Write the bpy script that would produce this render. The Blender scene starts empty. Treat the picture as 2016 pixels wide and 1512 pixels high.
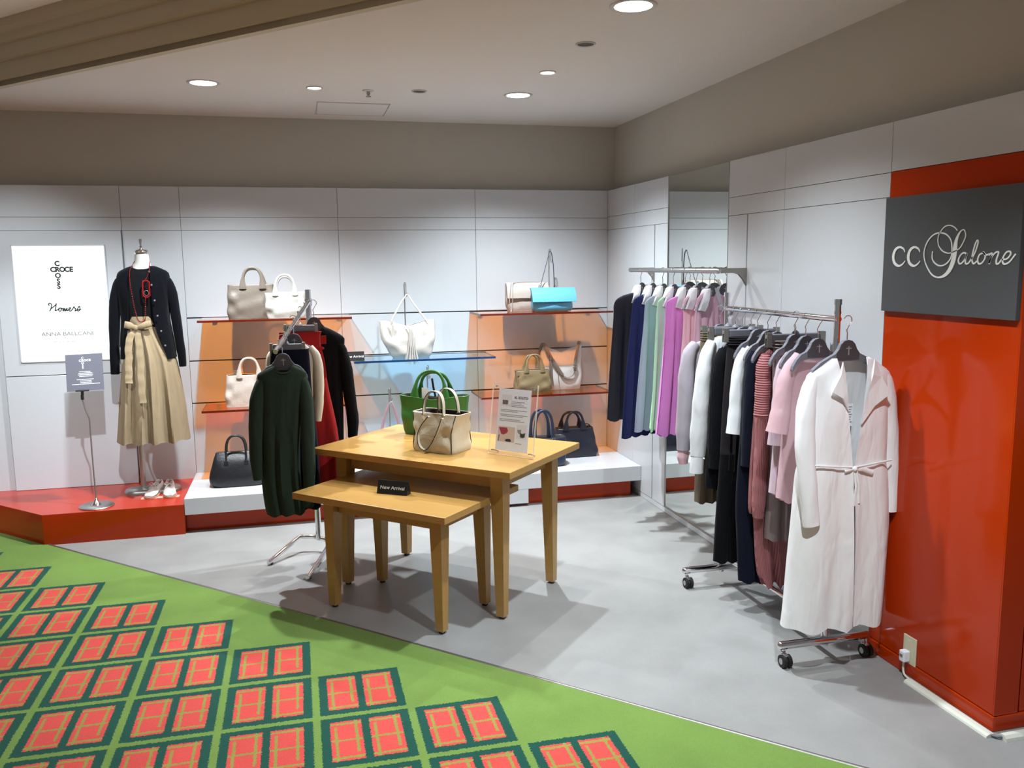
import bpy, bmesh, math, random
from mathutils import Vector, Matrix
random.seed(7)
SC = bpy.context.scene
COL = SC.collection
PI = math.pi

# ------------------------------------------------------------------ camera, world, light, exposure
def set_camera():
    f, pitch, roll, yaw = 1683.83, 0.139775, -0.011569, 0.244085
    fw = Vector((math.sin(yaw)*math.cos(pitch), math.cos(yaw)*math.cos(pitch), -math.sin(pitch)))
    r0 = Vector((math.cos(yaw), -math.sin(yaw), 0)); u0 = r0.cross(fw)
    r = r0*math.cos(roll)+u0*math.sin(roll); u = -r0*math.sin(roll)+u0*math.cos(roll)
    cd = bpy.data.cameras.new('camera'); co = bpy.data.objects.new('camera', cd); COL.objects.link(co)
    cd.sensor_width = 36.0; cd.lens = f/2016*36.0; cd.clip_start = 0.05; cd.clip_end = 60
    m = Matrix((r, u, -fw)).transposed().to_4x4(); m.translation = Vector((0, 0, 1.65))
    co.matrix_world = m
    SC.camera = co
set_camera()
SC.view_settings.view_transform = 'Standard'
SC.view_settings.look = 'None'
SC.view_settings.gamma = 1.0
SC.view_settings.use_curve_mapping = False
SC.view_settings.exposure = 1.08
W = bpy.data.worlds.new('world'); SC.world = W; W.use_nodes = True
W.node_tree.nodes['Background'].inputs[0].default_value = (0.96, 0.97, 0.95, 1)
W.node_tree.nodes['Background'].inputs[1].default_value = 0.09

def spot(name, loc, tgt, energy, ang, blend, rad, col):
    l = bpy.data.lights.new(name, 'SPOT'); l.energy = energy; l.spot_size = math.radians(ang); l.spot_blend = blend
    l.shadow_soft_size = rad; l.color = col
    o = bpy.data.objects.new(name, l); COL.objects.link(o); o.location = loc
    d = Vector(tgt)-Vector(loc); o.rotation_euler = d.to_track_quat('-Z', 'Y').to_euler()
    return o
COOL = (0.86, 0.95, 1.0); WARM = (1.0, 0.96, 0.90)
ZC = 2.662
BIG = [(-0.45, 5.185), (1.355, 5.204), (1.351, 3.354)]
SMALL = [(0.15, 5.203), (1.354, 4.569)]
for i, (x, y) in enumerate(BIG):
    spot('large_downlight_lamp', (x, y, ZC-0.012), (x, y, 0), 168 if i < 2 else 108, 126 if i < 2 else 124, 0.9, 0.030, COOL)
for x, y in SMALL:
    spot('small_downlight_lamp', (x, y, ZC-0.008), (x, y, 0), 46, 106, 0.7, 0.020, WARM)
# unseen lamps outside the frame: next of the row, then hall lamps with added fill
spot('large_downlight_lamp', (1.351, 1.75, ZC-0.012), (1.351, 1.75, 0), 108, 112, 0.75, 0.030, COOL)
for x, y, e in [(-1.6, 2.4, 17), (0.2, 0.9, 17), (-1.6, 0.2, 24), (-3.8, 3.2, 60), (-4.0, 0.4, 60), (-2.0, -2.0, 50), (1.5, -2.0, 40)]:  # strong far ones are added so their bounce brightens the hall ceiling
    spot('hall_fill_lamp', (x, y, 2.955), (x, y, 0), e, 100, 0.8, 0.05, (0.96, 0.97, 0.96))

spot('hall_accent_lamp', (-0.55, 2.9, 2.93), (-1.62, 5.95, 0.85), 165, 29, 0.6, 0.025, COOL)
spot('hall_accent_lamp', (-2.3, 3.5, 2.93), (-1.75, 6.1, 1.15), 120, 40, 0.7, 0.025, COOL)

# ------------------------------------------------------------------ materials
def lin(c):
    c = c/255.0
    return c/12.92 if c <= 0.04045 else ((c+0.055)/1.055)**2.4
def rgb(r, g, b): return (lin(r), lin(g), lin(b), 1)
def mat(name, col, rough=0.5, metal=0.0, spec=0.5, noise=None, bump=None, sheen=0.0, coat=0.0, emis=None, stripe=None, trans=0.0, wrinkle=None):
    """noise=(scale, amount): tone variation; bump=(scale, strength): fine grain; stripe=(scale, strength, axis)"""
    m = bpy.data.materials.new(name); m.use_nodes = True
    nt = m.node_tree; b = nt.nodes['Principled BSDF']
    b.inputs['Base Color'].default_value = col
    b.inputs['Roughness'].default_value = rough; b.inputs['Metallic'].default_value = metal
    b.inputs['Specular IOR Level'].default_value = spec
    b.inputs['Sheen Weight'].default_value = sheen; b.inputs['Coat Weight'].default_value = coat
    if coat: b.inputs['Coat Roughness'].default_value = 0.06
    if emis: b.inputs['Emission Color'].default_value = emis[0]; b.inputs['Emission Strength'].default_value = emis[1]
    if trans: b.inputs['Transmission Weight'].default_value = trans
    tc = nt.nodes.new('ShaderNodeTexCoord')
    if noise:
        n = nt.nodes.new('ShaderNodeTexNoise'); n.inputs['Scale'].default_value = noise[0]; n.inputs['Detail'].default_value = 4
        nt.links.new(tc.outputs['Object'], n.inputs['Vector'])
        mx = nt.nodes.new('ShaderNodeMix'); mx.data_type = 'RGBA'
        a = noise[1]
        mx.inputs[6].default_value = (col[0]*(1-a), col[1]*(1-a), col[2]*(1-a), 1)
        mx.inputs[7].default_value = (min(1, col[0]*(1+a)), min(1, col[1]*(1+a)), min(1, col[2]*(1+a)), 1)
        nt.links.new(n.outputs['Fac'], mx.inputs[0]); nt.links.new(mx.outputs[2], b.inputs['Base Color'])
    src = None
    if bump:
        n = nt.nodes.new('ShaderNodeTexNoise'); n.inputs['Scale'].default_value = bump[0]; n.inputs['Detail'].default_value = 3
        nt.links.new(tc.outputs['Object'], n.inputs['Vector'])
        bp = nt.nodes.new('ShaderNodeBump'); bp.inputs['Strength'].default_value = bump[1]; bp.inputs['Distance'].default_value = 0.004
        nt.links.new(n.outputs['Fac'], bp.inputs['Height']); src = bp
    if wrinkle:
        mp = nt.nodes.new('ShaderNodeMapping'); mp.inputs['Scale'].default_value = (1.0, 1.0, wrinkle[2] if len(wrinkle) > 2 else 0.30)
        n = nt.nodes.new('ShaderNodeTexNoise'); n.inputs['Scale'].default_value = wrinkle[0]; n.inputs['Detail'].default_value = 2.5; n.inputs['Distortion'].default_value = 0.5
        nt.links.new(tc.outputs['Object'], mp.inputs[0]); nt.links.new(mp.outputs[0], n.inputs['Vector'])
        bp = nt.nodes.new('ShaderNodeBump'); bp.inputs['Strength'].default_value = wrinkle[1]; bp.inputs['Distance'].default_value = 0.03
        nt.links.new(n.outputs['Fac'], bp.inputs['Height'])
        if src: nt.links.new(src.outputs[0], bp.inputs['Normal'])
        src = bp
    if stripe:
        w = nt.nodes.new('ShaderNodeTexWave'); w.bands_direction = stripe[2]; w.inputs['Scale'].default_value = stripe[0]
        w.inputs['Distortion'].default_value = 0.6
        nt.links.new(tc.outputs['Object'], w.inputs['Vector'])
        bp = nt.nodes.new('ShaderNodeBump'); bp.inputs['Strength'].default_value = stripe[1]; bp.inputs['Distance'].default_value = 0.004
        nt.links.new(w.outputs['Fac'], bp.inputs['Height'])
        if src: nt.links.new(src.outputs[0], bp.inputs['Normal'])
        src = bp
    if src: nt.links.new(src.outputs[0], b.inputs['Normal'])
    return m
def cloth(name, col, bump=(900, 0.25), **k):
    return mat(name, col, rough=0.9, spec=0.08, sheen=k.pop('sheen', 0.04), bump=bump, wrinkle=k.pop('wrinkle', (14, 0.45)), **k)
def leather(name, col, rough=0.42): return mat(name, col, rough=rough, spec=0.5, bump=(160, 0.3), noise=(9, 0.05), wrinkle=(11, 0.16, 1.0))
def glass(name, face, rough=0.02, refl=1.0):
    """tinted clear sheet: light passes through, stained by the tint, a Fresnel part is mirrored"""
    m = bpy.data.materials.new(name); m.use_nodes = True; nt = m.node_tree
    nt.nodes.remove(nt.nodes['Principled BSDF']); out = nt.nodes['Material Output']
    t = nt.nodes.new('ShaderNodeBsdfTransparent'); t.inputs[0].default_value = face
    g = nt.nodes.new('ShaderNodeBsdfGlossy'); g.inputs['Roughness'].default_value = rough
    g.inputs['Color'].default_value = (refl, refl, refl, 1)
    f = nt.nodes.new('ShaderNodeFresnel'); f.inputs['IOR'].default_value = 1.5
    geo = nt.nodes.new('ShaderNodeNewGeometry')
    inv = nt.nodes.new('ShaderNodeMath'); inv.operation = 'SUBTRACT'; inv.inputs[0].default_value = 1.0
    mul = nt.nodes.new('ShaderNodeMath'); mul.operation = 'MULTIPLY'
    nt.links.new(geo.outputs['Backfacing'], inv.inputs[1])
    nt.links.new(f.outputs[0], mul.inputs[0]); nt.links.new(inv.outputs[0], mul.inputs[1])
    mx = nt.nodes.new('ShaderNodeMixShader')
    nt.links.new(mul.outputs[0], mx.inputs[0]); nt.links.new(t.outputs[0], mx.inputs[1]); nt.links.new(g.outputs[0], mx.inputs[2])
    nt.links.new(mx.outputs[0], out.inputs['Surface'])
    return m
def wood(name, c1, c2):
    m = mat(name, c1, rough=0.28, spec=0.45)
    nt = m.node_tree; b = nt.nodes['Principled BSDF']; tc = nt.nodes.new('ShaderNodeTexCoord')
    mp = nt.nodes.new('ShaderNodeMapping'); mp.inputs['Scale'].default_value = (1.2, 9, 9)
    n = nt.nodes.new('ShaderNodeTexNoise'); n.inputs['Scale'].default_value = 6; n.inputs['Detail'].default_value = 8; n.inputs['Distortion'].default_value = 0.8
    mx = nt.nodes.new('ShaderNodeMix'); mx.data_type = 'RGBA'; mx.inputs[6].default_value = c1; mx.inputs[7].default_value = c2
    nt.links.new(tc.outputs['Object'], mp.inputs[0]); nt.links.new(mp.outputs[0], n.inputs['Vector'])
    nt.links.new(n.outputs['Fac'], mx.inputs[0]); nt.links.new(mx.outputs[2], b.inputs['Base Color'])
    return m

M = {}
M['panel'] = mat('glossy_white_panel', rgb(198, 201, 205), rough=0.16, spec=0.5)
M['gap'] = mat('dark_joint', rgb(96, 92, 88), rough=0.8)
M['paint'] = mat('beige_wall_paint', rgb(190, 186, 176), rough=0.9, bump=(400, 0.05))
M['ceil'] = mat('ceiling_paint', rgb(222, 219, 214), rough=0.95, bump=(300, 0.05))
M['hallceil'] = mat('hall_ceiling_paint', rgb(246, 243, 234), rough=0.95)
M['strip'] = mat('dull_metal_strip', (0.22, 0.21, 0.20, 1), rough=0.45, metal=0.8)
M['trim'] = mat('olive_beige_cornice_paint', rgb(196, 190, 166), rough=0.7)
M['red'] = mat('glossy_orange_red_lacquer', rgb(176, 50, 4), rough=0.12, spec=0.3, noise=(2.0, 0.04))
M['redtop'] = mat('satin_orange_red_lacquer', rgb(184, 50, 26), rough=0.25, spec=0.5)
M['signgrey'] = mat('charcoal_sign_board', rgb(70, 72, 74), rough=0.35)
M['letter'] = mat('pale_letter_paint', rgb(225, 228, 225), rough=0.5)
M['platwhite'] = mat('white_platform_lacquer', rgb(204, 206, 210), rough=0.2)
M['mirror'] = mat('mirror_glass', (0.80, 0.85, 0.83, 1), rough=0.01, metal=1.0)
M['chrome'] = mat('polished_chrome', (0.78, 0.78, 0.8, 1), rough=0.1, metal=1.0)
M['satin'] = mat('satin_metal', (0.5, 0.49, 0.48, 1), rough=0.35, metal=1.0)
M['grey_metal'] = mat('warm_grey_metal', rgb(150, 148, 142), rough=0.4, metal=0.6)
M['orange_glass'] = glass('orange_glass', (1.0, 0.55, 0.17, 1))
M['orange_edge'] = mat('orange_glass_edge', rgb(96, 26, 10), rough=0.15)
M['blue_glass'] = glass('blue_glass', (0.55, 0.85, 1.0, 1))
M['blue_edge'] = mat('blue_glass_edge', rgb(18, 52, 98), rough=0.15)
M['acrylic'] = glass('clear_acrylic', (0.99, 0.99, 0.99, 1))
M['acr_edge'] = mat('acrylic_edge', rgb(225, 215, 190), rough=0.15)
M['wood'] = wood('maple_wood', rgb(184, 144, 84), rgb(168, 127, 66))
M['black_plastic'] = mat('black_plastic', rgb(24, 24, 26), rough=0.4)
M['hanger'] = mat('slate_grey_hanger_plastic', rgb(112, 112, 122), rough=0.5)
M['hanger_dark'] = mat('dark_hanger_face', rgb(74, 73, 78), rough=0.5)
M['paper'] = mat('white_paper', rgb(238, 240, 246), rough=0.7)
M['ink'] = mat('grey_ink', rgb(120, 124, 132), rough=0.8)
M['ink_dark'] = mat('dark_ink', rgb(52, 52, 56), rough=0.8)
M['rubber'] = mat('black_rubber', rgb(20, 20, 22), rough=0.7)
M['gold'] = mat('gold_metal', (0.75, 0.55, 0.25, 1), rough=0.2, metal=1.0)
M['outlet'] = mat('ivory_plastic', rgb(214, 208, 180), rough=0.5)
M['cover'] = mat('pale_vinyl_cable_cover', rgb(216, 218, 206), rough=0.45)

# ------------------------------------------------------------------ mesh building
class MB:
    def __init__(s): s.v = []; s.f = []; s.mi = []; s.sm = []
    def add(s, vs, fs, mi=0, smooth=True):
        o = len(s.v); s.v += [tuple(v) for v in vs]
        for f in fs: s.f.append(tuple(i+o for i in f)); s.mi.append(mi); s.sm.append(smooth)
        return s
    def box(s, c, d, rz=0.0, mi=0, bev=0.0, R=None):
        bm = bmesh.new(); bmesh.ops.create_cube(bm, size=1.0)
        for v in bm.verts: v.co = Vector((v.co.x*d[0], v.co.y*d[1], v.co.z*d[2]))
        if bev > 0: bmesh.ops.bevel(bm, geom=list(bm.edges), offset=bev, segments=2, affect='EDGES', profile=0.5)
        Rm = R if R is not None else Matrix.Rotation(rz, 3, 'Z')
        bm.verts.ensure_lookup_table()
        vs = [Rm @ v.co + Vector(c) for v in bm.verts]; fs = [[v.index for v in f.verts] for f in bm.faces]
        bm.free(); return s.add(vs, fs, mi, False)
    def prism(s, poly, z0, z1, mi=0, side=None, smooth=False, basis=None):
        """poly: 2-D outline (ccw); basis=(origin,u,v,w) maps (x,y,z)"""
        n = len(poly)
        if basis: o, u, v, w = [Vector(b) for b in basis]; P = lambda x, y, z: o+u*x+v*y+w*z
        else: P = lambda x, y, z: Vector((x, y, z))
        vs = [P(x, y, z0) for x, y in poly]+[P(x, y, z1) for x, y in poly]
        s.add(vs, [list(range(n-1, -1, -1)), list(range(n, 2*n))], mi, False)
        return s.add(vs, [(i, (i+1) % n, n+(i+1) % n, n+i) for i in range(n)], mi if side is None else side, smooth)
    def loft(s, rings, closed=True, cap0=False, cap1=False, mi=0):
        n = len(rings[0]); vs = [p for r in rings for p in r]; fs = []
        m = n if closed else n-1
        for k in range(len(rings)-1):
            for i in range(m):
                j = (i+1) % n
                fs.append((k*n+i, k*n+j, (k+1)*n+j, (k+1)*n+i))
        if cap0: fs.append(tuple(range(n-1, -1, -1)))
        if cap1: fs.append(tuple((len(rings)-1)*n+i for i in range(n)))
        return s.add(vs, fs, mi, True)
    def tube(s, path, r, n=10, up=(0, 1, 0), mi=0, caps=True, closed=False):
        """r: float | list of floats | list of (ra, rb): ra in the plane of the path, rb along up"""
        P = [Vector(p) for p in path]; N0 = Vector(up); rings = []; L = len(P)
        for i, p in enumerate(P):
            a = P[i-1] if (i > 0 or closed) else p; b = P[(i+1) % L] if (i < L-1 or closed) else p
            T = (b-a).normalized(); N = N0-T*N0.dot(T)
            if N.length < 1e-4: N = Vector((1, 0, 0))-T*T.x
            N.normalize(); B = T.cross(N)
            rr = r[i] if isinstance(r, (list, tuple)) else r
            ra, rb = rr if isinstance(rr, (list, tuple)) else (rr, rr)
            rings.append([p+B*(ra*math.cos(2*PI*k/n))+N*(rb*math.sin(2*PI*k/n)) for k in range(n)])
        if closed: rings.append(rings[0]); caps = False
        return s.loft(rings, True, caps, caps, mi)
    def cyl(s, c, r, h, n=20, mi=0, r2=None):
        r2 = r if r2 is None else r2
        rings = [[(c[0]+q*math.cos(2*PI*k/n), c[1]+q*math.sin(2*PI*k/n), z) for k in range(n)] for q, z in ((r, c[2]), (r2, c[2]+h))]
        o = s.loft(rings, True, False, False, mi)
        s.add(rings[0], [tuple(range(n-1, -1, -1))], mi, False); s.add(rings[1], [tuple(range(n))], mi, False)
        return s
    def lathe(s, prof, n=24, c=(0, 0, 0), mi=0, sx=1.0, sy=1.0):
        rings = [[(c[0]+r*sx*math.cos(2*PI*k/n), c[1]+r*sy*math.sin(2*PI*k/n), c[2]+z) for k in range(n)] for r, z in prof]
        return s.loft(rings, True, prof[0][0] > 1e-4, prof[-1][0] > 1e-4, mi)
    def ball(s, c, r, n=10, mi=0, sq=(1, 1, 1)):
        rings = []
        for i in range(1, n):
            a = PI*i/n
            rings.append([(c[0]+sq[0]*r*math.sin(a)*math.cos(2*PI*k/(n*2)), c[1]+sq[1]*r*math.sin(a)*math.sin(2*PI*k/(n*2)), c[2]-sq[2]*r*math.cos(a)) for k in range(n*2)])
        return s.loft(rings, True, True, True, mi)
    def quad(s, a, b, c, d, mi=0): return s.add([a, b, c, d], [(0, 1, 2, 3)], mi, False)
    def build(s, name, mats, parent=None, off=None):
        me = bpy.data.meshes.new(name)
        vs = s.v if off is None else [(v[0]-off[0], v[1]-off[1], v[2]-off[2]) for v in s.v]
        me.from_pydata(vs, [], s.f)
        if not isinstance(mats, (list, tuple)): mats = [mats]
        for m in mats: me.materials.append(m)
        me.polygons.foreach_set('material_index', s.mi); me.polygons.foreach_set('use_smooth', s.sm)
        bm = bmesh.new(); bm.from_mesh(me)
        bmesh.ops.remove_doubles(bm, verts=bm.verts, dist=1e-6)
        bmesh.ops.recalc_face_normals(bm, faces=bm.faces); bm.to_mesh(me); bm.free()
        fl_ = [p.use_smooth for p in me.polygons]; me.set_sharp_from_angle(angle=math.radians(55)); me.polygons.foreach_set('use_smooth', fl_); me.update()
        o = bpy.data.objects.new(name, me); COL.objects.link(o)
        if parent is not None: o.parent = parent
        return o
def tag(o, label=None, cat=None, group=None, kind=None):
    if label: o['label'] = label
    if cat: o['category'] = cat
    if group: o['group'] = group
    if kind: o['kind'] = kind
    return o
def thing(name, label, cat, loc=(0, 0, 0), rz=0.0, group=None):
    o = bpy.data.objects.new(name, None); o.empty_display_size = 0.05; COL.objects.link(o)
    o.location = loc; o.rotation_euler = (0, 0, rz)
    return tag(o, label, cat, group)
def copy_tree(o, parent=None):
    c = o.copy(); COL.objects.link(c)
    if parent is not None: c.parent = parent
    for ch in list(o.children): copy_tree(ch, c)
    return c
def lerp(a, b, t): return a+(b-a)*t
def resample(rows, m):
    """Catmull-Rom resampling of a list of tuples"""
    n = len(rows); out = []
    for k in range(m):
        u = k/(m-1)*(n-1); i = min(int(u), n-2); t = u-i
        p0, p1, p2, p3 = rows[max(i-1, 0)], rows[i], rows[i+1], rows[min(i+2, n-1)]
        out.append(tuple(0.5*((2*b)+(c-a)*t+(2*a-5*b+4*c-d)*t*t+(3*b-a-3*c+d)*t**3) for a, b, c, d in zip(p0, p1, p2, p3)))
    return out
def spow(x, p): return math.copysign(abs(x)**p, x)
def text(body, name, size, m, parent, o, u, v, align='CENTER', ext=0.0005, xs=1.0, label=None, bold=0.0):
    cu = bpy.data.curves.new(name, 'FONT'); cu.body = body; cu.size = size; cu.align_x = align; cu.align_y = 'CENTER'
    cu.extrude = ext; cu.resolution_u = 3; cu.offset = bold
    t = bpy.data.objects.new(name, cu); COL.objects.link(t)
    dg = bpy.context.evaluated_depsgraph_get(); me = bpy.data.meshes.new_from_object(t.evaluated_get(dg))
    bpy.data.objects.remove(t); bpy.data.curves.remove(cu)
    o, u, v = Vector(o), Vector(u).normalized(), Vector(v).normalized(); w = u.cross(v)
    for q in me.vertices: q.co = o+u*(q.co.x*xs)+v*q.co.y+w*q.co.z
    me.materials.clear(); me.materials.append(m); me.name = name
    ob = bpy.data.objects.new(name, me); COL.objects.link(ob); ob.parent = parent
    if label: ob['label'] = label
    return ob
def stroke(mb, pts, widths, conv, th=0.003, m=None, mi=0):
    """calligraphic stroke: flat ribbon with thickness; conv(a, b, h) -> world point"""
    m = m or len(pts)*4
    P = resample([(p[0], p[1], w) for p, w in zip(pts, widths)], m)
    rings = []
    for i, (a, b, w) in enumerate(P):
        q = P[min(i+1, m-1)]; r = P[max(i-1, 0)]
        dx, dy = q[0]-r[0], q[1]-r[1]; l = math.hypot(dx, dy) or 1
        nx, ny = -dy/l, dx/l
        rings.append([conv(a+nx*w/2, b+ny*w/2, 0), conv(a+nx*w/2, b+ny*w/2, th), conv(a-nx*w/2, b-ny*w/2, th), conv(a-nx*w/2, b-ny*w/2, 0)])
    mb.loft(rings, True, True, True, mi)
# ------------------------------------------------------------------ the setting: floor, carpet, ceilings, walls
XR, YB, YP = 2.307, 6.205, 5.508
def floor_material():
    m = mat('grey_vinyl_flooring', rgb(196, 196, 196), rough=0.45, spec=0.4, bump=(260, 0.12))
    nt = m.node_tree; b = nt.nodes['Principled BSDF']; tc = nt.nodes.new('ShaderNodeTexCoord')
    n1 = nt.nodes.new('ShaderNodeTexNoise'); n1.inputs['Scale'].default_value = 3.2; n1.inputs['Detail'].default_value = 6
    n2 = nt.nodes.new('ShaderNodeTexNoise'); n2.inputs['Scale'].default_value = 120; n2.inputs['Detail'].default_value = 2
    nt.links.new(tc.outputs['Object'], n1.inputs['Vector']); nt.links.new(tc.outputs['Object'], n2.inputs['Vector'])
    cr = nt.nodes.new('ShaderNodeValToRGB'); cr.color_ramp.elements[0].position = 0.25; cr.color_ramp.elements[1].position = 0.62
    cr.color_ramp.elements[0].color = rgb(138, 138, 137); cr.color_ramp.elements[1].color = rgb(152, 152, 151)
    mx = nt.nodes.new('ShaderNodeMix'); mx.data_type = 'RGBA'; mx.blend_type = 'MULTIPLY'; mx.inputs[0].default_value = 0.14
    nt.links.new(n1.outputs['Fac'], cr.inputs[0]); nt.links.new(cr.outputs[0], mx.inputs[6]); nt.links.new(n2.outputs['Color'], mx.inputs[7])
    nt.links.new(mx.outputs[2], b.inputs['Base Color'])
    return m
def carpet_material():
    m = mat('plaid_tile_carpet', (0.2, 0.3, 0.1, 1), rough=0.95, spec=0.1, sheen=0.1)
    nt = m.node_tree; b = nt.nodes['Principled BSDF']; tc = nt.nodes.new('ShaderNodeTexCoord')
    def mth(op, a, c=None):
        n = nt.nodes.new('ShaderNodeMath'); n.operation = op
        for k, q in enumerate((a, c)):
            if q is None: continue
            if isinstance(q, (int, float)): n.inputs[k].default_value = q
            else: nt.links.new(q, n.inputs[k])
        return n.outputs[0]
    nz = nt.nodes.new('ShaderNodeTexNoise'); nz.inputs['Scale'].default_value = 170; nz.inputs['Detail'].default_value = 1
    nt.links.new(tc.outputs['Object'], nz.inputs['Vector'])
    sp0 = nt.nodes.new('ShaderNodeSeparateColor'); nt.links.new(nz.outputs['Color'], sp0.inputs[0])
    sp = nt.nodes.new('ShaderNodeSeparateXYZ'); nt.links.new(tc.outputs['Object'], sp.inputs[0])
    jx = mth('MULTIPLY', mth('SUBTRACT', sp0.outputs[0], 0.5), 0.017); jy = mth('MULTIPLY', mth('SUBTRACT', sp0.outputs[1], 0.5), 0.017)
    X = mth('ADD', sp.outputs[0], jx); Y = mth('ADD', sp.outputs[1], jy)
    p = 0.3452
    u = mth('DIVIDE', mth('SUBTRACT', X, -0.331), p); v = mth('DIVIDE', mth('SUBTRACT', 3.701, Y), p)
    i = mth('FLOOR', u); j = mth('FLOOR', v)
    tx = mth('MULTIPLY', mth('SUBTRACT', u, i), p); ty = mth('MULTIPLY', mth('SUBTRACT', v, j), p)
    def rng(q, a, c): return mth('MULTIPLY', mth('GREATER_THAN', q, a), mth('LESS_THAN', q, c))
    AND = lambda a, c: mth('MULTIPLY', a, c)
    OR = lambda a, c: mth('MAXIMUM', a, c)
    tile = AND(AND(mth('LESS_THAN', tx, 0.318), mth('LESS_THAN', ty, 0.319)), mth('GREATER_THAN', mth('SUBTRACT', j, i), -0.5))
    rx = OR(rng(tx, 0.032, 0.143), rng(tx, 0.171, 0.285))
    red = AND(AND(rx, rng(ty, 0.030, 0.286)), tile)
    hl = OR(OR(rng(ty, 0.042, 0.054), rng(ty, 0.153, 0.164)), rng(ty, 0.262, 0.274))
    lv = AND(OR(rng(tx, 0.046, 0.056), rng(tx, 0.186, 0.196)), rng(ty, 0.066, 0.292))
    rv = AND(OR(rng(tx, 0.118, 0.128), rng(tx, 0.259, 0.269)), rng(ty, 0.026, 0.240))
    lines = AND(OR(hl, OR(lv, rv)), red)
    def mix(f, a, c):
        n = nt.nodes.new('ShaderNodeMix'); n.data_type = 'RGBA'
        nt.links.new(f, n.inputs[0])
        for k, q in ((6, a), (7, c)):
            if isinstance(q, tuple): n.inputs[k].default_value = q
            else: nt.links.new(q, n.inputs[k])
        return n.outputs[2]
    c = mix(tile, rgb(112, 142, 68), rgb(22, 76, 64))
    c = mix(red, c, rgb(212, 78, 72)); c = mix(lines, c, rgb(144, 144, 70))
    fz = nt.nodes.new('ShaderNodeTexNoise'); fz.inputs['Scale'].default_value = 420; fz.inputs['Detail'].default_value = 2
    wz = nt.nodes.new('ShaderNodeTexNoise'); wz.inputs['Scale'].default_value = 3.5; wz.inputs['Detail'].default_value = 5
    for n in (fz, wz): nt.links.new(tc.outputs['Object'], n.inputs['Vector'])
    k = mth('ADD', mth('MULTIPLY', fz.outputs['Fac'], 0.5), mth('MULTIPLY', wz.outputs['Fac'], 0.45))
    k = mth('ADD', k, 0.52)
    vm = nt.nodes.new('ShaderNodeVectorMath'); vm.operation = 'SCALE'
    nt.links.new(c, vm.inputs[0]); nt.links.new(k, vm.inputs['Scale']); nt.links.new(vm.outputs[0], b.inputs['Base Color'])
    bp = nt.nodes.new('ShaderNodeBump'); bp.inputs['Strength'].default_value = 0.5; bp.inputs['Distance'].default_value = 0.006
    nt.links.new(fz.outputs['Fac'], bp.inputs['Height']); nt.links.new(bp.outputs[0], b.inputs['Normal'])
    return m
M['floor'] = floor_material(); M['carpet'] = carpet_material()
EDGE = [(-2.55, 6.53), (-1.534, 5.514), (-1.186, 5.166), (0.205, 3.782), (0.768, 3.207), (1.609, 2.350), (3.76, 0.2)]
fl = MB(); fl.prism([(-7, -4), (7, -4), (7, 7), (-7, 7)], -0.05, 0.0); floor = tag(fl.build('floor', M['floor']), 'pale grey vinyl floor of the shop area', kind='structure')
cp = MB(); cp.prism([(-6.9, 6.53)]+[(-6.9, -3.9), (6.9, -3.9), (6.9, 0.2)]+EDGE[::-1], 0.0005, 0.006)
carpet = cp.build('carpet', M['carpet'], floor); carpet['label'] = 'green carpet with staggered red plaid tiles'
es = MB(); es.tube([(x+0.004, y+0.004, 0.004) for x, y in EDGE], [(0.009, 0.0045)]*len(EDGE), 8, up=(0, 0, 1)); es.build('edge_strip', M['strip'], floor)

# shop ceiling, hall ceiling and the stepped cornice between them
LN = Vector((-0.711, -0.703)); LT = Vector((0.703, -0.711)); L0 = Vector((-0.55, 4.483))
def lp(t, off=0.0): return L0+LT*t+LN*off
a, b_ = lp(-2.9), lp(4.4)
ce = MB(); ce.prism([(a.x, a.y), (b_.x, b_.y), (2.41, b_.y), (2.41, 6.31), (a.x, 6.31 if a.y < 6.31 else a.y)], ZC, ZC+0.03)
ceiling = tag(ce.build('ceiling', M['ceil']), 'shop ceiling with recessed downlights', kind='structure')
hc = MB(); a, b_ = lp(-4.5, 0.1), lp(6.5, 0.1)
hc.prism([(a.x, a.y), (-7, a.y), (-7, -4), (b_.x, -4), (b_.x, b_.y)], 2.965, 3.0)
tag(hc.build('ceiling_hall', M['hallceil']), 'higher hall ceiling', kind='structure')
prof = [(0, ZC-0.001), (0, ZC+0.028), (0.012, ZC+0.03), (0.012, ZC+0.118), (0.035, ZC+0.124), (0.035, ZC+0.198), (0.052, ZC+0.204), (0.058, ZC+0.246), (0.085, ZC+0.27), (0.10, ZC+0.31), (-0.04, ZC+0.31), (-0.04, ZC-0.001)]
tr = MB(); r0 = [(*lp(-4.5, o), z) for o, z in prof]; r1 = [(*lp(6.5, o), z) for o, z in prof]
o_ = len(prof); tr.add(r0+r1, [(i, (i+1) % o_, o_+(i+1) % o_, o_+i) for i in range(o_)], 0, False)
tag(tr.build('trim_1', M['trim']), 'stepped beige cornice along the ceiling edge', kind='structure')

def panel_wall(name, label, back, cells, conv, th=0.018, gap=0.0011):
    """backing board with separate glossy panels; cells=(a0,a1,z0,z1,material)"""
    w = MB(); w.box(*back); wall = tag(w.build(name, M['gap']), label, kind='structure')
    for a0, a1, z0, z1, m in cells:
        c, d = conv((a0+a1)/2, (z0+z1)/2, abs(a1-a0)-2*gap, z1-z0-2*gap, th)
        MB().box(c, d, bev=0.0012).build('panel', M[m], wall)
    return wall
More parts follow.
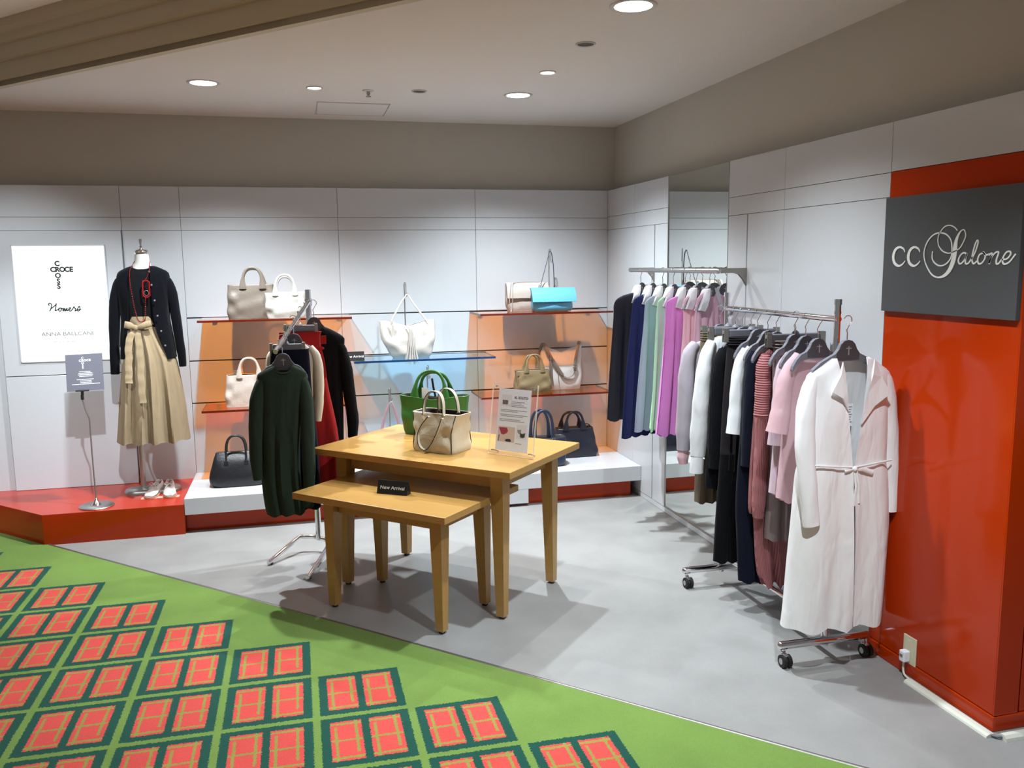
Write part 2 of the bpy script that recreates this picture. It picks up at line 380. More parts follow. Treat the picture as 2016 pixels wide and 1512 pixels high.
# back wall
ZR = [0.0, 0.717, 1.011, 1.307, 1.897, 1.984, 2.187]
cells = []
xc = [(-0.736, 0.302), (0.302, 1.285), (1.285, 2.306)]
for x0, x1 in xc:
    for k in range(6): cells.append((x0, x1, ZR[k]+(0.003 if 0 < k < 4 else 0), ZR[k+1]-(0.003 if k < 3 else 0), 'panel'))
for x0, x1 in [(-1.106, -0.736)]:
    for z0, z1 in [(0, 1.897), (1.897, 1.984), (1.984, 2.187)]: cells.append((x0, x1, z0, z1, 'panel'))
for x0, x1 in [(-1.87, -1.106), (-3.0, -1.87), (-4.2, -3.0)]:
    for z0, z1 in [(1.897, 1.984), (1.984, 2.187)]: cells.append((x0, x1, z0, z1, 'panel'))
cells += [(-3.0, -1.87, 0, 1.897, 'panel'), (-4.2, -3.0, 0, 1.897, 'panel')]
wb = panel_wall('wall_back', 'back wall of glossy white panels with shelf slots', ((-0.95, YB+0.018+0.03, 1.09), (6.6, 0.06, 2.194)), cells,
                lambda a, z, w, hh, th: ((a, YB+th/2, z), (w, th, hh)))
for z0, z1 in [(0.188, 0.955), (0.955, 1.897)]:     # the column with the light box stands a little proud
    MB().box((-1.488, YB-0.007, (z0+z1)/2), (0.758, 0.05, z1-z0-0.005), bev=0.0015).build('panel', M['panel'], wb)
up = MB(); up.box((-0.9, 6.34, 2.43), (6.7, 0.10, 0.50)); tag(up.build('wall_back_upper', M['paint']), 'beige upper wall above the back panels', kind='structure')
# right wall
cells = []
ZB = 0.037
for y0, y1 in [(6.222, 5.675), (5.675, 5.115), (4.324, 3.77), (3.77, 3.003)]:
    cells += [(y0, y1, 1.894, 1.991, 'panel'), (y0, y1, 1.991, 2.187, 'panel')]
cells += [(6.222, 5.675, ZB, 1.894, 'panel'), (5.675, 5.3265, ZB, 1.894, 'panel'), (5.3175, 5.115, ZB, 1.894, 'panel'), (4.324, 4.1225, ZB, 1.894, 'panel'),
          (4.1135, 3.77, ZB, 1.894, 'panel'), (3.77, 3.003, ZB, 1.894, 'panel'), (3.003, 2.325, 1.993, 2.187, 'panel'), (3.003, 2.325, 0.056, 1.993, 'red')]
wr = panel_wall('wall_right', 'right wall of glossy white panels ending in an orange red pier', ((XR+0.018+0.03, 4.264, 1.09), (0.06, 3.878, 2.194)), cells,
                lambda a, z, w, hh, th: ((XR+th/2, a, z), (th, w, hh)))
MB().box((XR+0.05, 2.3225, 1.025), (0.10, 0.005, 1.936)).build('panel', M['red'], wr)
MB().box((XR+0.56, 2.332, 1.025), (0.90, 0.016, 1.936), bev=0.001).build('panel', M['red'], wr)
MB().box((XR+0.505, 2.332, 2.09), (1.0, 0.018, 0.19), bev=0.001).build('panel', M['panel'], wr)
b1 = MB(); b1.box((XR+0.012, 4.60, 0.018), (0.02, 3.19, 0.034), bev=0.002); tag(b1.build('baseboard_right', M['panel']), 'low white baseboard under the right wall', kind='structure')
b2 = MB(); b2.box((XR+0.005, 2.66, 0.027), (0.022, 0.69, 0.054), bev=0.003); b2.box((XR+0.5, 2.325, 0.027), (1.0, 0.022, 0.054), bev=0.003)
tag(b2.build('baseboard_pier', M['red']), 'orange red baseboard around the pier', kind='structure')
ur = MB(); ur.box((2.4395, 3.4, 2.43), (0.10, 6.0, 0.50)); tag(ur.build('wall_right_upper', M['paint']), 'beige upper wall above the right panels', kind='structure')
# wall mirror between the slots
t = thing('wall_mirror', 'tall narrow mirror set in the white right wall', 'mirror', (XR, 4.72, 0.04))
MB().box((0.010, 0, 1.072), (0.012, 0.786, 2.144)).build('mirror_glass', M['mirror'], t)
fr = MB()
for yy in (-0.394, 0.394): fr.box((0.008, yy, 1.072), (0.018, 0.004, 2.146))
fr.box((0.008, 0, 0.002), (0.018, 0.79, 0.004)); fr.build('frame', M['satin'], t)

# ------------------------------------------------------------------ platforms
t = thing('display_platform', 'low orange red platform under the mannequin and light box', 'platform', (-1.3, 5.8, 0))
P_ = [(-2.24, YB), (-1.543, YP), (-0.741, YP), (-0.741, YB)]; off = (-1.3, 5.8, 0)
mb = MB(); mb.prism([(x, y) for x, y in P_], 0.0, 0.184); mb.build('base', M['red'], t, off)
mb = MB(); mb.prism([(x, y) for x, y in P_], 0.184, 0.189); mb.build('top_board', M['redtop'], t, off)
t = thing('display_platform', 'long white slab platform on a recessed red base under the bag shelves', 'platform', (0.78, 5.85, 0)); off = (0.78, 5.85, 0)
mb = MB(); mb.box((0.7835, (YP+YB)/2, 0.173), (3.043, YB-YP, 0.106), bev=0.003); mb.build('slab', M['platwhite'], t, off)
mb = MB(); mb.box((0.757, (YP+0.07+YB)/2, 0.06), (2.994, YB-YP-0.07, 0.119)); mb.build('base', M['red'], t, off)
mb = MB(); mb.box((1.335, YP+0.012, 0.077), (0.29, 0.022, 0.112), bev=0.002); mb.build('drop_panel', M['platwhite'], t, off)

# ------------------------------------------------------------------ ceiling fittings
def downlight(name, label, x, y, r, em, group=None):
    t = thing(name, label, 'ceiling light', (x, y, ZC))
    MB().lathe([(r*0.80, 0.004), (r*0.80, -0.004), (r*0.92, -0.007), (r, -0.004), (r, 0.0)], 32).build('trim_ring', M['trimring'], t)
    MB().lathe([(0.0005, -0.0035), (r*0.8, -0.0035), (r*0.8, -0.001)], 32).build('diffuser', em, t)
M['trimring'] = mat('white_metal_ring', rgb(205, 204, 200), rough=0.4)
M['lampcool'] = mat('lit_cool_diffuser', (1, 1, 1, 1), emis=((0.95, 0.98, 1, 1), 6))
M['lampwarm'] = mat('lit_warm_diffuser', (1, 1, 1, 1), emis=((1, 0.93, 0.8, 1), 6))
M['lampoff'] = mat('unlit_dark_baffle', rgb(66, 62, 56), rough=0.6)
downlight('ceiling_downlight', 'large lit white downlight above the bag shelf on the left', -0.45, 5.185, 0.088, M['lampcool'])
downlight('ceiling_downlight', 'large lit white downlight near the back right corner', 1.355, 5.204, 0.088, M['lampcool'])
downlight('ceiling_downlight', 'large lit white downlight nearest the camera at the top of the photo', 1.351, 3.354, 0.095, M['lampcool'])
downlight('ceiling_spotlight', 'small lit warm spotlight beside the sprinkler head', 0.15, 5.203, 0.046, M['lampwarm'])
downlight('ceiling_spotlight', 'small lit warm spotlight between two large downlights on the right', 1.354, 4.569, 0.046, M['lampwarm'])
downlight('ceiling_spotlight', 'unlit dark small spotlight right of the sprinkler head', 0.751, 5.193, 0.046, M['lampoff'])
downlight('ceiling_spotlight', 'unlit dark small spotlight next to the nearest large downlight', 1.359, 3.96, 0.048, M['lampoff'])
t = thing('sprinkler_head', 'tiny fire sprinkler head on the shop ceiling', 'sprinkler', (0.458, 5.233, ZC))
MB().lathe([(0.034, 0), (0.034, -0.004), (0.012, -0.007)], 20).build('escutcheon', M['trimring'], t)
MB().lathe([(0.010, -0.007), (0.010, -0.02), (0.006, -0.03), (0.016, -0.033), (0.016, -0.036)], 16).build('nozzle', M['satin'], t)
t = thing('access_hatch', 'thin square ceiling access hatch with dark outline', 'hatch', (0.403, 5.865, ZC))
MB().box((0, 0, -0.001), (0.44, 0.42, 0.004)).build('hatch_panel', M['ceil'], t)
fr = MB()
for s in (-1, 1):
    fr.box((s*0.226, 0, 0.000), (0.004, 0.456, 0.003)); fr.box((0, s*0.2245, 0.000), (0.456, 0.004, 0.003))
fr.build('frame', mat('grey_hatch_gap', rgb(150, 144, 134), rough=0.9), t)
# ------------------------------------------------------------------ glass shelves
def shelf(label, x0, x1, z, gm, em, group=None):
    t = thing('glass_shelf', label, 'shelf', ((x0+x1)/2, (5.832+YB)/2, z))
    w, d, th = x1-x0, YB-5.832-0.001, 0.014
    vs = [(sx*w/2, sy*d/2, z_) for z_ in (-th, 0) for sx, sy in ((-1, -1), (1, -1), (1, 1), (-1, 1))]
    m = MB(); m.add(vs, [(3, 2, 1, 0), (4, 5, 6, 7)], 0, False); m.add(vs, [(0, 1, 5, 4), (1, 2, 6, 5), (3, 0, 4, 7)], 1, False)
    m.build('glass_sheet', [gm, em], t)
    for sx in (-0.42, 0.42): MB().box((sx*w, d/2-0.012, -th-0.004), (0.03, 0.024, 0.008), bev=0.001).build('bracket', M['satin'], t)
shelf('upper left orange glass shelf carrying the taupe and white totes', -0.632, 0.352, 1.309, M['orange_glass'], M['orange_edge'])
shelf('lower left orange glass shelf carrying the cream tote', -0.638, 0.346, 0.718, M['orange_glass'], M['orange_edge'])
shelf('upper right orange glass shelf carrying the blue clutch', 1.231, 2.213, 1.305, M['orange_glass'], M['orange_edge'])
shelf('lower right orange glass shelf carrying the olive and silver bags', 1.230, 2.213, 0.716, M['orange_glass'], M['orange_edge'])
shelf('blue glass shelf in the middle carrying the ivory slouch bag', 0.355, 1.337, 1.006, M['blue_glass'], M['blue_edge'])
# ------------------------------------------------------------------ nesting tables
def table(label, cx, cy, rz, L, Wd, H, legx, legy, ltop, lbot, th=0.032):
    t = thing('display_table', label, 'table', (cx, cy, 0), rz)
    MB().box((0, 0, H-th/2), (L, Wd, th), bev=0.0025).build('tabletop', M['wood'], t)
    z0 = H-th
    for s in (-1, 1):
        MB().box((0, s*(legy-0.004), z0-0.04), (2*legx-ltop*0.9, 0.022, 0.08), bev=0.001).build('apron', M['wood'], t)
        MB().box((s*(legx-0.004), 0, z0-0.04), (0.022, 2*legy-ltop*0.9, 0.08), bev=0.001).build('apron', M['wood'], t)
    for sx in (-1, 1):
        for sy in (-1, 1):
            ox, oy = sx*(legx+ltop*0.12), sy*(legy+ltop*0.12)     # outer faces stay upright, inner faces taper
            m = MB(); rings = []
            for z, w in ((0.012, lbot), (z0-0.085, ltop), (z0, ltop)):
                cx_, cy_ = ox+sx*(ltop-w)/2*0.5, oy+sy*(ltop-w)/2*0.5
                rings.append([(cx_+a*w/2, cy_+b*w/2, z) for a, b in ((-1, -1), (1, -1), (1, 1), (-1, 1))])
            for k in range(2): m.add(rings[k]+rings[k+1], [(i, (i+1) % 4, 4+(i+1) % 4, 4+i) for i in range(4)], 0, False)
            m.add(rings[0], [(3, 2, 1, 0)], 0, False)
            lg = m.build('leg', M['wood'], t)
            MB().cyl((ox+sx*(ltop-lbot)/4, oy+sy*(ltop-lbot)/4, 0), lbot*0.36, 0.014, 14).build('foot_pad', M['black_plastic'], lg)
    return t
A1 = math.atan2(-0.797, 0.8375)
table('larger taller maple display table carrying the green and cream bags', 0.708, 4.240, A1, 1.156, 0.725, 0.735, 0.452, 0.241, 0.066, 0.042)
A2 = math.atan2(-0.614, 0.628)
table('smaller lower maple table nested under the taller table', 0.469, 4.000, A2, 0.878, 0.629, 0.588, 0.305, 0.170, 0.062, 0.040)

# ------------------------------------------------------------------ rolling garment rack
RXX = 2.070
t = thing('rolling_garment_rack', 'chrome rolling garment rack on casters beside the orange red pier', 'clothes rack', (RXX, 3.41, 0)); off = (RXX, 3.41, 0)
yn, yf = 2.972, 3.873
for y in (yn, yf):
    m = MB(); m.cyl((RXX, y, 0.06), 0.0155, 0.50, 18); m.cyl((RXX, y, 0.56), 0.013, 0.925, 18); m.cyl((RXX, y, 0.552), 0.0175, 0.02, 18); m.cyl((RXX, y, 1.475), 0.0155, 0.022, 18); m.cyl((RXX, y, 1.44), 0.0145, 0.008, 18)
    m.build('post', M['chrome'], t, off)
MB().tube([(RXX, yn-0.01, 1.418), (RXX, yf+0.01, 1.418)], 0.0125, 16, up=(1, 0, 0)).build('top_rail', M['chrome'], t, off)
m = MB(); m.tube([(RXX, yn, 0.150), (RXX, yf, 0.150)], 0.0125, 14, up=(1, 0, 0)); m.build('lower_rail', M['chrome'], t, off)
for y in (yn, yf):
    m = MB(); m.tube([(1.845, y-0.012, 0.086), (1.85, y-0.012, 0.086), (1.86, y-0.012, 0.086), (2.262, y-0.012, 0.086), (2.272, y-0.012, 0.086), (2.277, y-0.012, 0.086)], [0.006, 0.013, 0.0175, 0.0175, 0.013, 0.006], 16, up=(0, 1, 0))
    m.build('foot_bar', M['chrome'], t, off)
    for x in (1.872, 2.250):
        c = MB(); c.cyl((x, y-0.012, 0.050), 0.006, 0.03, 12); c.cyl((x, y-0.012, 0.056), 0.010, 0.005, 12)
        c.box((x, y-0.024, 0.046), (0.020, 0.034, 0.020), bev=0.004); cas = c.build('caster', M['chrome'], t, off)
        w = MB()
        for sx in (-1, 1): w.tube([(x+sx*0.004, y-0.030, 0.027), (x+sx*0.019, y-0.030, 0.027)], 0.0265, 20, up=(0, 0, 1))
        w.build('wheel', M['rubber'], cas, off)
        w = MB(); w.tube([(x-0.021, y-0.030, 0.027), (x+0.021, y-0.030, 0.027)], 0.013, 16, up=(0, 0, 1)); w.build('hub_cap', M['satin'], cas, off)
# wall rail on two arms
t = thing('wall_hang_rail', 'grey metal hanging rail bracketed to the right wall in front of the mirror', 'clothes rail', (2.14, 4.72, 1.60)); off = (2.14, 4.72, 1.60)
m = MB(); m.tube([(2.14, 4.09, 1.60), (2.14, 4.10, 1.60), (2.14, 5.33, 1.60), (2.14, 5.345, 1.60)], [0.008, 0.0135, 0.0135, 0.008], 16, up=(1, 0, 0)); m.build('rail', M['satin'], t, off)
for y in (4.118, 5.322):
    m = MB(); poly = [(2.13, 1.588), (2.235, 1.588), (2.262, 1.58), (2.285, 1.556), (2.308, 1.520), (2.308, 1.614), (2.13, 1.614)]
    m.prism(poly, y-0.009, y+0.009, basis=((0, 0, 0), (1, 0, 0), (0, 0, 1), (0, 1, 0))); m.build('arm', M['grey_metal'], t, off)
# ------------------------------------------------------------------ waterfall stand on the left
t = thing('waterfall_garment_stand', 'chrome waterfall garment stand left of the tables', 'clothes stand', (0.06, 4.93, 0)); off = (0.06, 4.93, 0)
PX, PY = 0.06, 4.93
m = MB(); m.cyl((PX, PY, 0.075), 0.0165, 1.445, 18); m.build('post', M['chrome'], t, off)
ARM = [(PX, PY-0.014, 1.452), (-0.115, 4.33, 1.235)]
m = MB(); m.tube(ARM, 0.0125, 14, up=(1, 0, 0)); m.cyl((PX, PY, 1.43), 0.021, 0.04, 18); m.build('sloping_arm', M['chrome'], t, off)
def arm_at(y):
    u = (y-ARM[0][1])/(ARM[1][1]-ARM[0][1]); return Vector(ARM[0])*(1-u)+Vector(ARM[1])*u
for y in (4.84, 4.72, 4.64, 4.56, 4.48, 4.39):
    p = arm_at(y); m = MB(); m.tube([(p.x, p.y, p.z+0.008), (p.x, p.y+0.002, p.z+0.026)], 0.004, 10, up=(1, 0, 0)); m.ball((p.x, p.y+0.002, p.z+0.028), 0.0065, 6); m.build('stop_pin', M['chrome'], t, off)
for leg in ([(0.06, 4.93, 0.085), (0.03, 4.95, 0.088), (-0.025, 4.96, 0.090), (-0.06, 4.955, 0.084), (-0.205, 4.79, 0.022), (-0.218, 4.775, 0.018)],
            [(0.06, 4.93, 0.085), (0.11, 4.90, 0.07), (0.10, 4.82, 0.055), (0.0, 4.505, 0.022), (-0.012, 4.487, 0.018)],
            [(0.06, 4.93, 0.085), (0.11, 4.91, 0.07), (0.22, 4.80, 0.024), (0.238, 4.785, 0.020)]):
    m = MB(); m.tube(resample(leg, 20), [(0.011, 0.013)]*20, 12, up=(0, 0, 1)); lg = m.build('leg', M['chrome'], t, off)
    e = leg[-1]; d = (Vector(leg[-2])-Vector(e)).normalized()
    MB().cyl((e[0]+d.x*0.022, e[1]+d.y*0.022, 0), 0.007, 0.014, 10).build('foot_pad', M['black_plastic'], lg, off)

# ------------------------------------------------------------------ cloth builders
def ring_pts(mid, half, y0, t, n, p, a0=0.0, a1=2*PI, closed=True):
    out = []
    for k in range(n):
        a = a0+(a1-a0)*k/(n if closed else n-1)
        out.append((mid+half*spow(math.cos(a), 2/p), y0+t*spow(math.sin(a), 2/p)))
    return out
TSC = [1.0]
def body(mb, rows, fold=(5, 0.012), m=26, n=44, p=2.6, neck=None, hem=0.006, ph=0.0, bottom=True, zf=None, wav=0.0):
    """draped hollow body: rows=(z, s_left, s_right, thickness[, y]) from top to bottom, in the plane of the hanger; neck=(half, t, drop, depth)"""
    rows = [(*r[:3], r[3]*TSC[0], r[4] if len(r) > 4 else 0.0) for r in rows]
    if neck: neck = (neck[0], neck[1]*TSC[0], *neck[2:])
    R = resample(rows, m); zt, zb = rows[0][0], rows[-1][0]; rings = []
    for i, (z, sl, sr, t, y0) in enumerate(R):
        f = (zt-z)/(zt-zb); mid, half = (sl+sr)/2, max((sr-sl)/2, 0.004); rg = []
        amp = fold[1]*min(1.0, max(0.0, f*1.5-0.05))
        for k, (x, y) in enumerate(ring_pts(mid, half, y0, t, n, p)):
            u = (x-sl)/(2*half)
            w = math.sin(2*PI*fold[0]*u+ph+0.7*math.sin(3*f+ph))+0.45*math.sin(2*PI*fold[0]*1.73*u+2.1*ph+1.3)
            yy = y+amp*w*(0.55+0.45*math.sin(PI*u))
            zz = z
            if i == m-1 or f > 0.9: zz += hem*math.sin(2*PI*fold[0]*u+ph+1.2)*((f-0.9)/0.1 if f > 0.9 else 1)
            if neck and f < 0.12 and y < y0: zz -= neck[2]*(1-f/0.12)*((y0-y)/t)*max(0, 1-abs((x-mid)/half)**2)
            rg.append((x+wav*math.sin(9*f+ph)*amp, yy, zz))
        rings.append(rg)
    pre = []
    if neck:
        hf, tn, dr, dep = neck; mid = (R[0][1]+R[0][2])/2; y0 = R[0][4]
        for k, z in ((0.80, zt-dep), (0.88, zt-dep*0.4), (0.93, zt+0.004)):
            pre.append([(mid+(x-mid)*k, y0+(y-y0)*k, z-(dr*((y0-y)/tn) if y < y0 else 0)) for x, y in ring_pts(mid, hf, y0, tn, n, p)])
    mb.loft(pre+rings, True, not neck, False)
    if bottom:
        L = rings[-1]; c = [sum(q[i] for q in L)/n for i in range(3)]
        mb.loft([L, [(c[0]+(q[0]-c[0])*0.985, c[1]+(q[1]-c[1])*0.85, q[2]+0.012) for q in L]], True, False, True)
    return mb
def sleeve(mb, path, w, t, m=18, n=18, wr=0.003, cuff=None, seed=1.0, hole=True):
    """path in (s, y, z); w, t: lists of half width / half depth"""
    rows = [(*q, a, b) for q, a, b in zip(path, w, t)]
    R = resample(rows, m); path2 = [r[:3] for r in R]; rr = []
    for i, r in enumerate(R):
        k = 1+wr*10*math.sin(i*1.9+seed)+wr*7*math.sin(i*0.8+2*seed); rr.append((max(0.004, r[3]*k), max(0.003, r[4]*k)))
    if hole:
        path2.append((path2[-1][0], path2[-1][1], path2[-1][2]+0.03)); rr.append((rr[-1][0]*0.85, rr[-1][1]*0.8))
        P = [Vector(q) for q in path2]; rings = []; L = len(P)
        for i in range(L):
            a, b = P[max(i-1, 0)], P[min(i+1, L-1)]
            T = (P[L-2]-P[L-4]).normalized() if i >= L-2 else (b-a).normalized()
            N = Vector((0, 1, 0)); N = (N-T*N.dot(T)).normalized(); B = T.cross(N)
            rings.append([P[i]+B*(rr[i][0]*math.cos(2*PI*k/n))+N*(rr[i][1]*math.sin(2*PI*k/n)) for k in range(n)])
        mb.loft(rings, True, True, True)
    else: mb.tube(path2, rr, n)
    return mb
def open_body(mb, rows, m=30, n=60, p=2.6, fold=(4, 0.012), ph=0.0, hem=0.004, solid=0.003):
    """front-opening garment: rows=(z, s_left, s_right, t, gap_left, gap_right); a single cloth layer with real thickness"""
    R = resample(rows, m); zt, zb = rows[0][0], rows[-1][0]; outer = []; inner = []
    for i, (z, sl, sr, t, gl, gr) in enumerate(R):
        mid, half = (sl+sr)/2, (sr-sl)/2; f = (zt-z)/(zt-zb)
        cl = max(-1, min(1, (gl-mid)/half)); cr_ = max(-1, min(1, (gr-mid)/half))
        aL = PI+math.acos(max(-1, min(1, -spow(cl, p/2)))) if True else 0
        aL = 2*PI-math.acos(spow(cl, p/2)); aR = 2*PI-math.acos(spow(cr_, p/2))
        amp = fold[1]*min(1.0, max(0.0, f*1.4-0.1)); ro, ri = [], []
        for k in range(n):
            a = aL-(2*PI-(aR-aL))*k/(n-1)
            c, s_ = spow(math.cos(a), 2/p), spow(math.sin(a), 2/p)
            x, y = mid+half*c, t*s_; u = (x-sl)/(2*half)
            w = amp*(math.sin(2*PI*fold[0]*u+ph)+0.5*math.sin(2*PI*fold[0]*1.6*u+2*ph))
            zz = z+(hem*math.sin(2*PI*fold[0]*u+ph) if f > 0.97 else 0)
            ro.append((x, y+w, zz)); ri.append((mid+(half-solid)*c, (t-solid)*s_+w, zz))
        outer.append(ro); inner.append(ri)
    mb.loft([o+i_[::-1] for o, i_ in zip(outer, inner)], True, True, True)
    return mb
# ------------------------------------------------------------------ hangers
def hook_path(r=0.0175, h=0.088, turn=1):
    pts = [(0, 0, -0.004), (0, 0, h*0.30), (-0.004*turn, 0, h*0.42)]
    for k in range(13):
        a = -PI*0.30+PI*1.18*k/12
        pts.append((r*math.cos(a)*turn, 0, h-0.002-r*0.55+r*math.sin(a)))
    return pts
M['emblem'] = mat('pale_grey_emblem_print', rgb(170, 170, 176), rough=0.6)
def make_hanger(arm=0.20):
    k_ = (arm-0.08)/0.12; sx_ = lambda x: x if x <= 0.08 else 0.08+(x-0.08)*k_
    t = thing('coat_hanger', 'slate grey shaped plastic hanger', 'hanger', (0, 0, 0))
    top = [(0, 0), (0.018, -0.004), (0.031, -0.016), (0.040, -0.036), (0.054, -0.054), (0.08, -0.066), (0.14, -0.086), (0.19, -0.112), (0.200, -0.126)]
    bot = [(0.192, -0.136), (0.14, -0.112), (0.085, -0.092), (0.045, -0.084), (0, -0.082)]
    top = [(sx_(x), z) for x, z in top]; bot = [(sx_(x) if x > 0.081 else x, z) for x, z in bot]
    rgt = top+bot; lft = [(-x, z) for x, z in rgt[::-1] if x > 0]
    m = MB(); m.prism((rgt+lft)[::-1], -0.009, 0.009, basis=((0, 0, 0), (1, 0, 0), (0, 0, 1), (0, 1, 0))); m.build('shoulder_frame', M['hanger'], t)
    f = [(x*0.93, -0.004+(z+0.004)*0.97) for x, z in rgt[:5]]+[(0.05, -0.078), (0, -0.079)]
    f = f+[(-x, z) for x, z in f[::-1] if x > 0]
    m = MB(); m.prism(f[::-1], -0.0105, -0.0085, basis=((0, 0, 0), (1, 0, 0), (0, 0, 1), (0, 1, 0))); m.build('face_plate', M['hanger_dark'], t)
    m = MB(); m.box((0.002, -0.011, -0.042), (0.0035, 0.0012, 0.034)); m.box((0.002, -0.011, -0.033), (0.022, 0.0012, 0.003)); m.build('emblem', M['emblem'], t)
    m = MB(); m.tube(hook_path(), 0.0021, 8, up=(0, 1, 0)); m.build('hook', M['chrome'], t)
    return t
def make_clip_hanger():
    t = thing('clip_hanger', 'slate grey bar hanger with two metal clips', 'hanger', (0, 0, 0))
    m = MB(); m.box((0, 0, -0.022), (0.235, 0.020, 0.036), bev=0.005); m.build('bar', M['hanger'], t)
    m = MB(); m.lathe([(0.018, 0), (0.014, 0.008), (0.004, 0.016)], 14, (0, 0, -0.006)); m.build('collar', M['hanger'], t)
    m = MB(); m.tube(hook_path(), 0.0021, 8); m.build('hook', M['chrome'], t)
    for s in (-1, 1):
        c = MB(); c.box((s*0.132, -0.008, -0.030), (0.026, 0.004, 0.064), bev=0.001); c.box((s*0.132, 0.008, -0.030), (0.026, 0.004, 0.064), bev=0.001)
        c.tube([(s*0.132-0.014, 0, -0.016), (s*0.132+0.014, 0, -0.016)], 0.008, 10, up=(0, 1, 0)); c.build('clip', M['grey_metal'], t)
    return t
HG, CH = make_hanger(0.118), make_clip_hanger(); HGL = make_hanger(0.155); used = [False, False, False]
def put_hanger(x, y, z, label, rz=0.0, clip=False, group=None, sc=1.0, long=False):
    src = CH if clip else HGL if long else HG; i = 1 if clip else 2 if long else 0
    o = copy_tree(src) if used[i] else src; used[i] = True
    o.location = (x, y, z); o.rotation_euler = (0, 0, rz); o.scale = (sc, 1, 1); o['label'] = label
    if group: o['group'] = group
    return o
class Garment:
    """a garment hung in the plane through (x, y) turned by rz; local s = along the hanger, local y = depth"""
    def __init__(s, name, label, cat, x, y, zb, rz=0.0, group=None):
        s.t = thing(name, label, cat, (x, y, zb), rz, group); s.off = (0, 0, zb)
    def part(s, name, mb, m, parent=None): return mb.build(name, m, parent or s.t, s.off)
# ------------------------------------------------------------------ cloth materials
M['coat'] = cloth('white_linen', rgb(242, 242, 244), bump=(700, 0.2))
M['white_cloth'] = cloth('white_cotton', rgb(226, 230, 234))
M['lilac_grey'] = cloth('lilac_grey_jersey', rgb(168, 162, 172))
M['khaki'] = cloth('khaki_cotton', rgb(112, 100, 84))
M['black_rib'] = cloth('black_ribbed_knit', rgb(16, 17, 22), stripe=(60, 0.5, 'X'))
M['charcoal'] = cloth('charcoal_cloth', rgb(40, 37, 40))
M['navy'] = cloth('navy_cloth', rgb(16, 19, 34))
M['black'] = cloth('black_knit', rgb(14, 14, 17))
M['rose'] = cloth('dusty_rose_rib_knit', rgb(160, 102, 104), stripe=(46, 0.9, 'X'))
M['rose_cross'] = cloth('dusty_rose_cross_rib', rgb(164, 106, 108), stripe=(30, 0.9, 'Z'))
M['taupe_cloth'] = cloth('taupe_cloth', rgb(112, 99, 98))
M['mauve'] = cloth('pale_mauve_cotton', rgb(206, 184, 196))
M['pink'] = cloth('pink_cotton', rgb(208, 172, 180))
M['tulle'] = cloth('pale_grey_tulle', rgb(176, 174, 180), sheen=0.4)
M['green_knit'] = cloth('dark_green_knit', rgb(46, 60, 50), bump=(1200, 0.2))
M['cream'] = cloth('cream_cloth', rgb(208, 200, 186))
M['crimson'] = cloth('deep_red_cloth', rgb(142, 30, 30))
M['sheer_black'] = cloth('sheer_black_chiffon', rgb(50, 50, 58))
M['navy_chiffon'] = cloth('navy_chiffon', rgb(40, 44, 84))
M['blue_grey'] = cloth('blue_grey_chiffon', rgb(150, 156, 178))
M['mint'] = cloth('mint_green_chiffon', rgb(164, 214, 168))
M['orchid'] = cloth('orchid_pink_chiffon', rgb(204, 132, 200))
M['blush'] = cloth('blush_pink_chiffon', rgb(214, 176, 184))
M['mauve_pink'] = cloth('mauve_pink_chiffon', rgb(196, 156, 172))
M['tag'] = mat('dark_woven_label', rgb(46, 42, 42), rough=0.9)

# ------------------------------------------------------------------ white coat at the near end of the rolling rack
HYR = [3.943, 3.858, 3.782, 3.714, 3.633, 3.574, 3.485, 3.413, 3.348, 3.269, 3.186, 3.117, 3.061, 2.97]
YC = 2.905
put_hanger(RXX, YC, 1.342, 'dark grey hanger holding the long white coat at the near end of the rack', long=True)
g = Garment('long_coat', 'long white open-front coat with tied waist on the nearest rack hanger', 'coat', RXX, YC, 0.17)
mb = MB(); open_body(mb, [(1.272, -0.075, 0.098, 0.020, -0.052, 0.082), (1.245, -0.115, 0.145, 0.028, -0.048, 0.078), (1.215, -0.160, 0.188, 0.034, -0.043, 0.074), (1.19, -0.172, 0.198, 0.038, -0.038, 0.070), (1.12, -0.164, 0.192, 0.046, -0.028, 0.060),
    (1.05, -0.166, 0.192, 0.056, -0.016, 0.048), (0.95, -0.182, 0.198, 0.056, -0.004, 0.032), (0.846, -0.192, 0.200, 0.056, 0.006, 0.018), (0.80, -0.200, 0.212, 0.058, 0.010, 0.020), (0.62, -0.209, 0.228, 0.062, 0.018, 0.026),
    (0.458, -0.218, 0.226, 0.066, 0.024, 0.032), (0.30, -0.226, 0.220, 0.070, 0.030, 0.037), (0.185, -0.235, 0.214, 0.072, 0.033, 0.040)], fold=(3.2, 0.008), ph=0.6, hem=0.010)
g.part('body', mb, M['coat'])
mb = MB(); sleeve(mb, [(-0.135, 0, 1.205), (-0.158, -0.004, 1.165), (-0.180, -0.016, 1.08), (-0.188, -0.032, 0.93), (-0.180, -0.046, 0.79), (-0.163, -0.056, 0.625)], [0.022, 0.030, 0.038, 0.042, 0.038, 0.034], [0.022, 0.028, 0.030, 0.028, 0.024, 0.022]); g.part('sleeve', mb, M['coat'])
mb = MB(); sleeve(mb, [(0.160, 0, 1.21), (0.182, 0, 1.17), (0.200, 0, 1.08), (0.214, -0.006, 0.93), (0.222, -0.012, 0.79), (0.226, -0.016, 0.64)], [0.022, 0.028, 0.034, 0.034, 0.030, 0.026], [0.022, 0.028, 0.030, 0.028, 0.024, 0.022], seed=2.3); g.part('sleeve', mb, M['coat'])
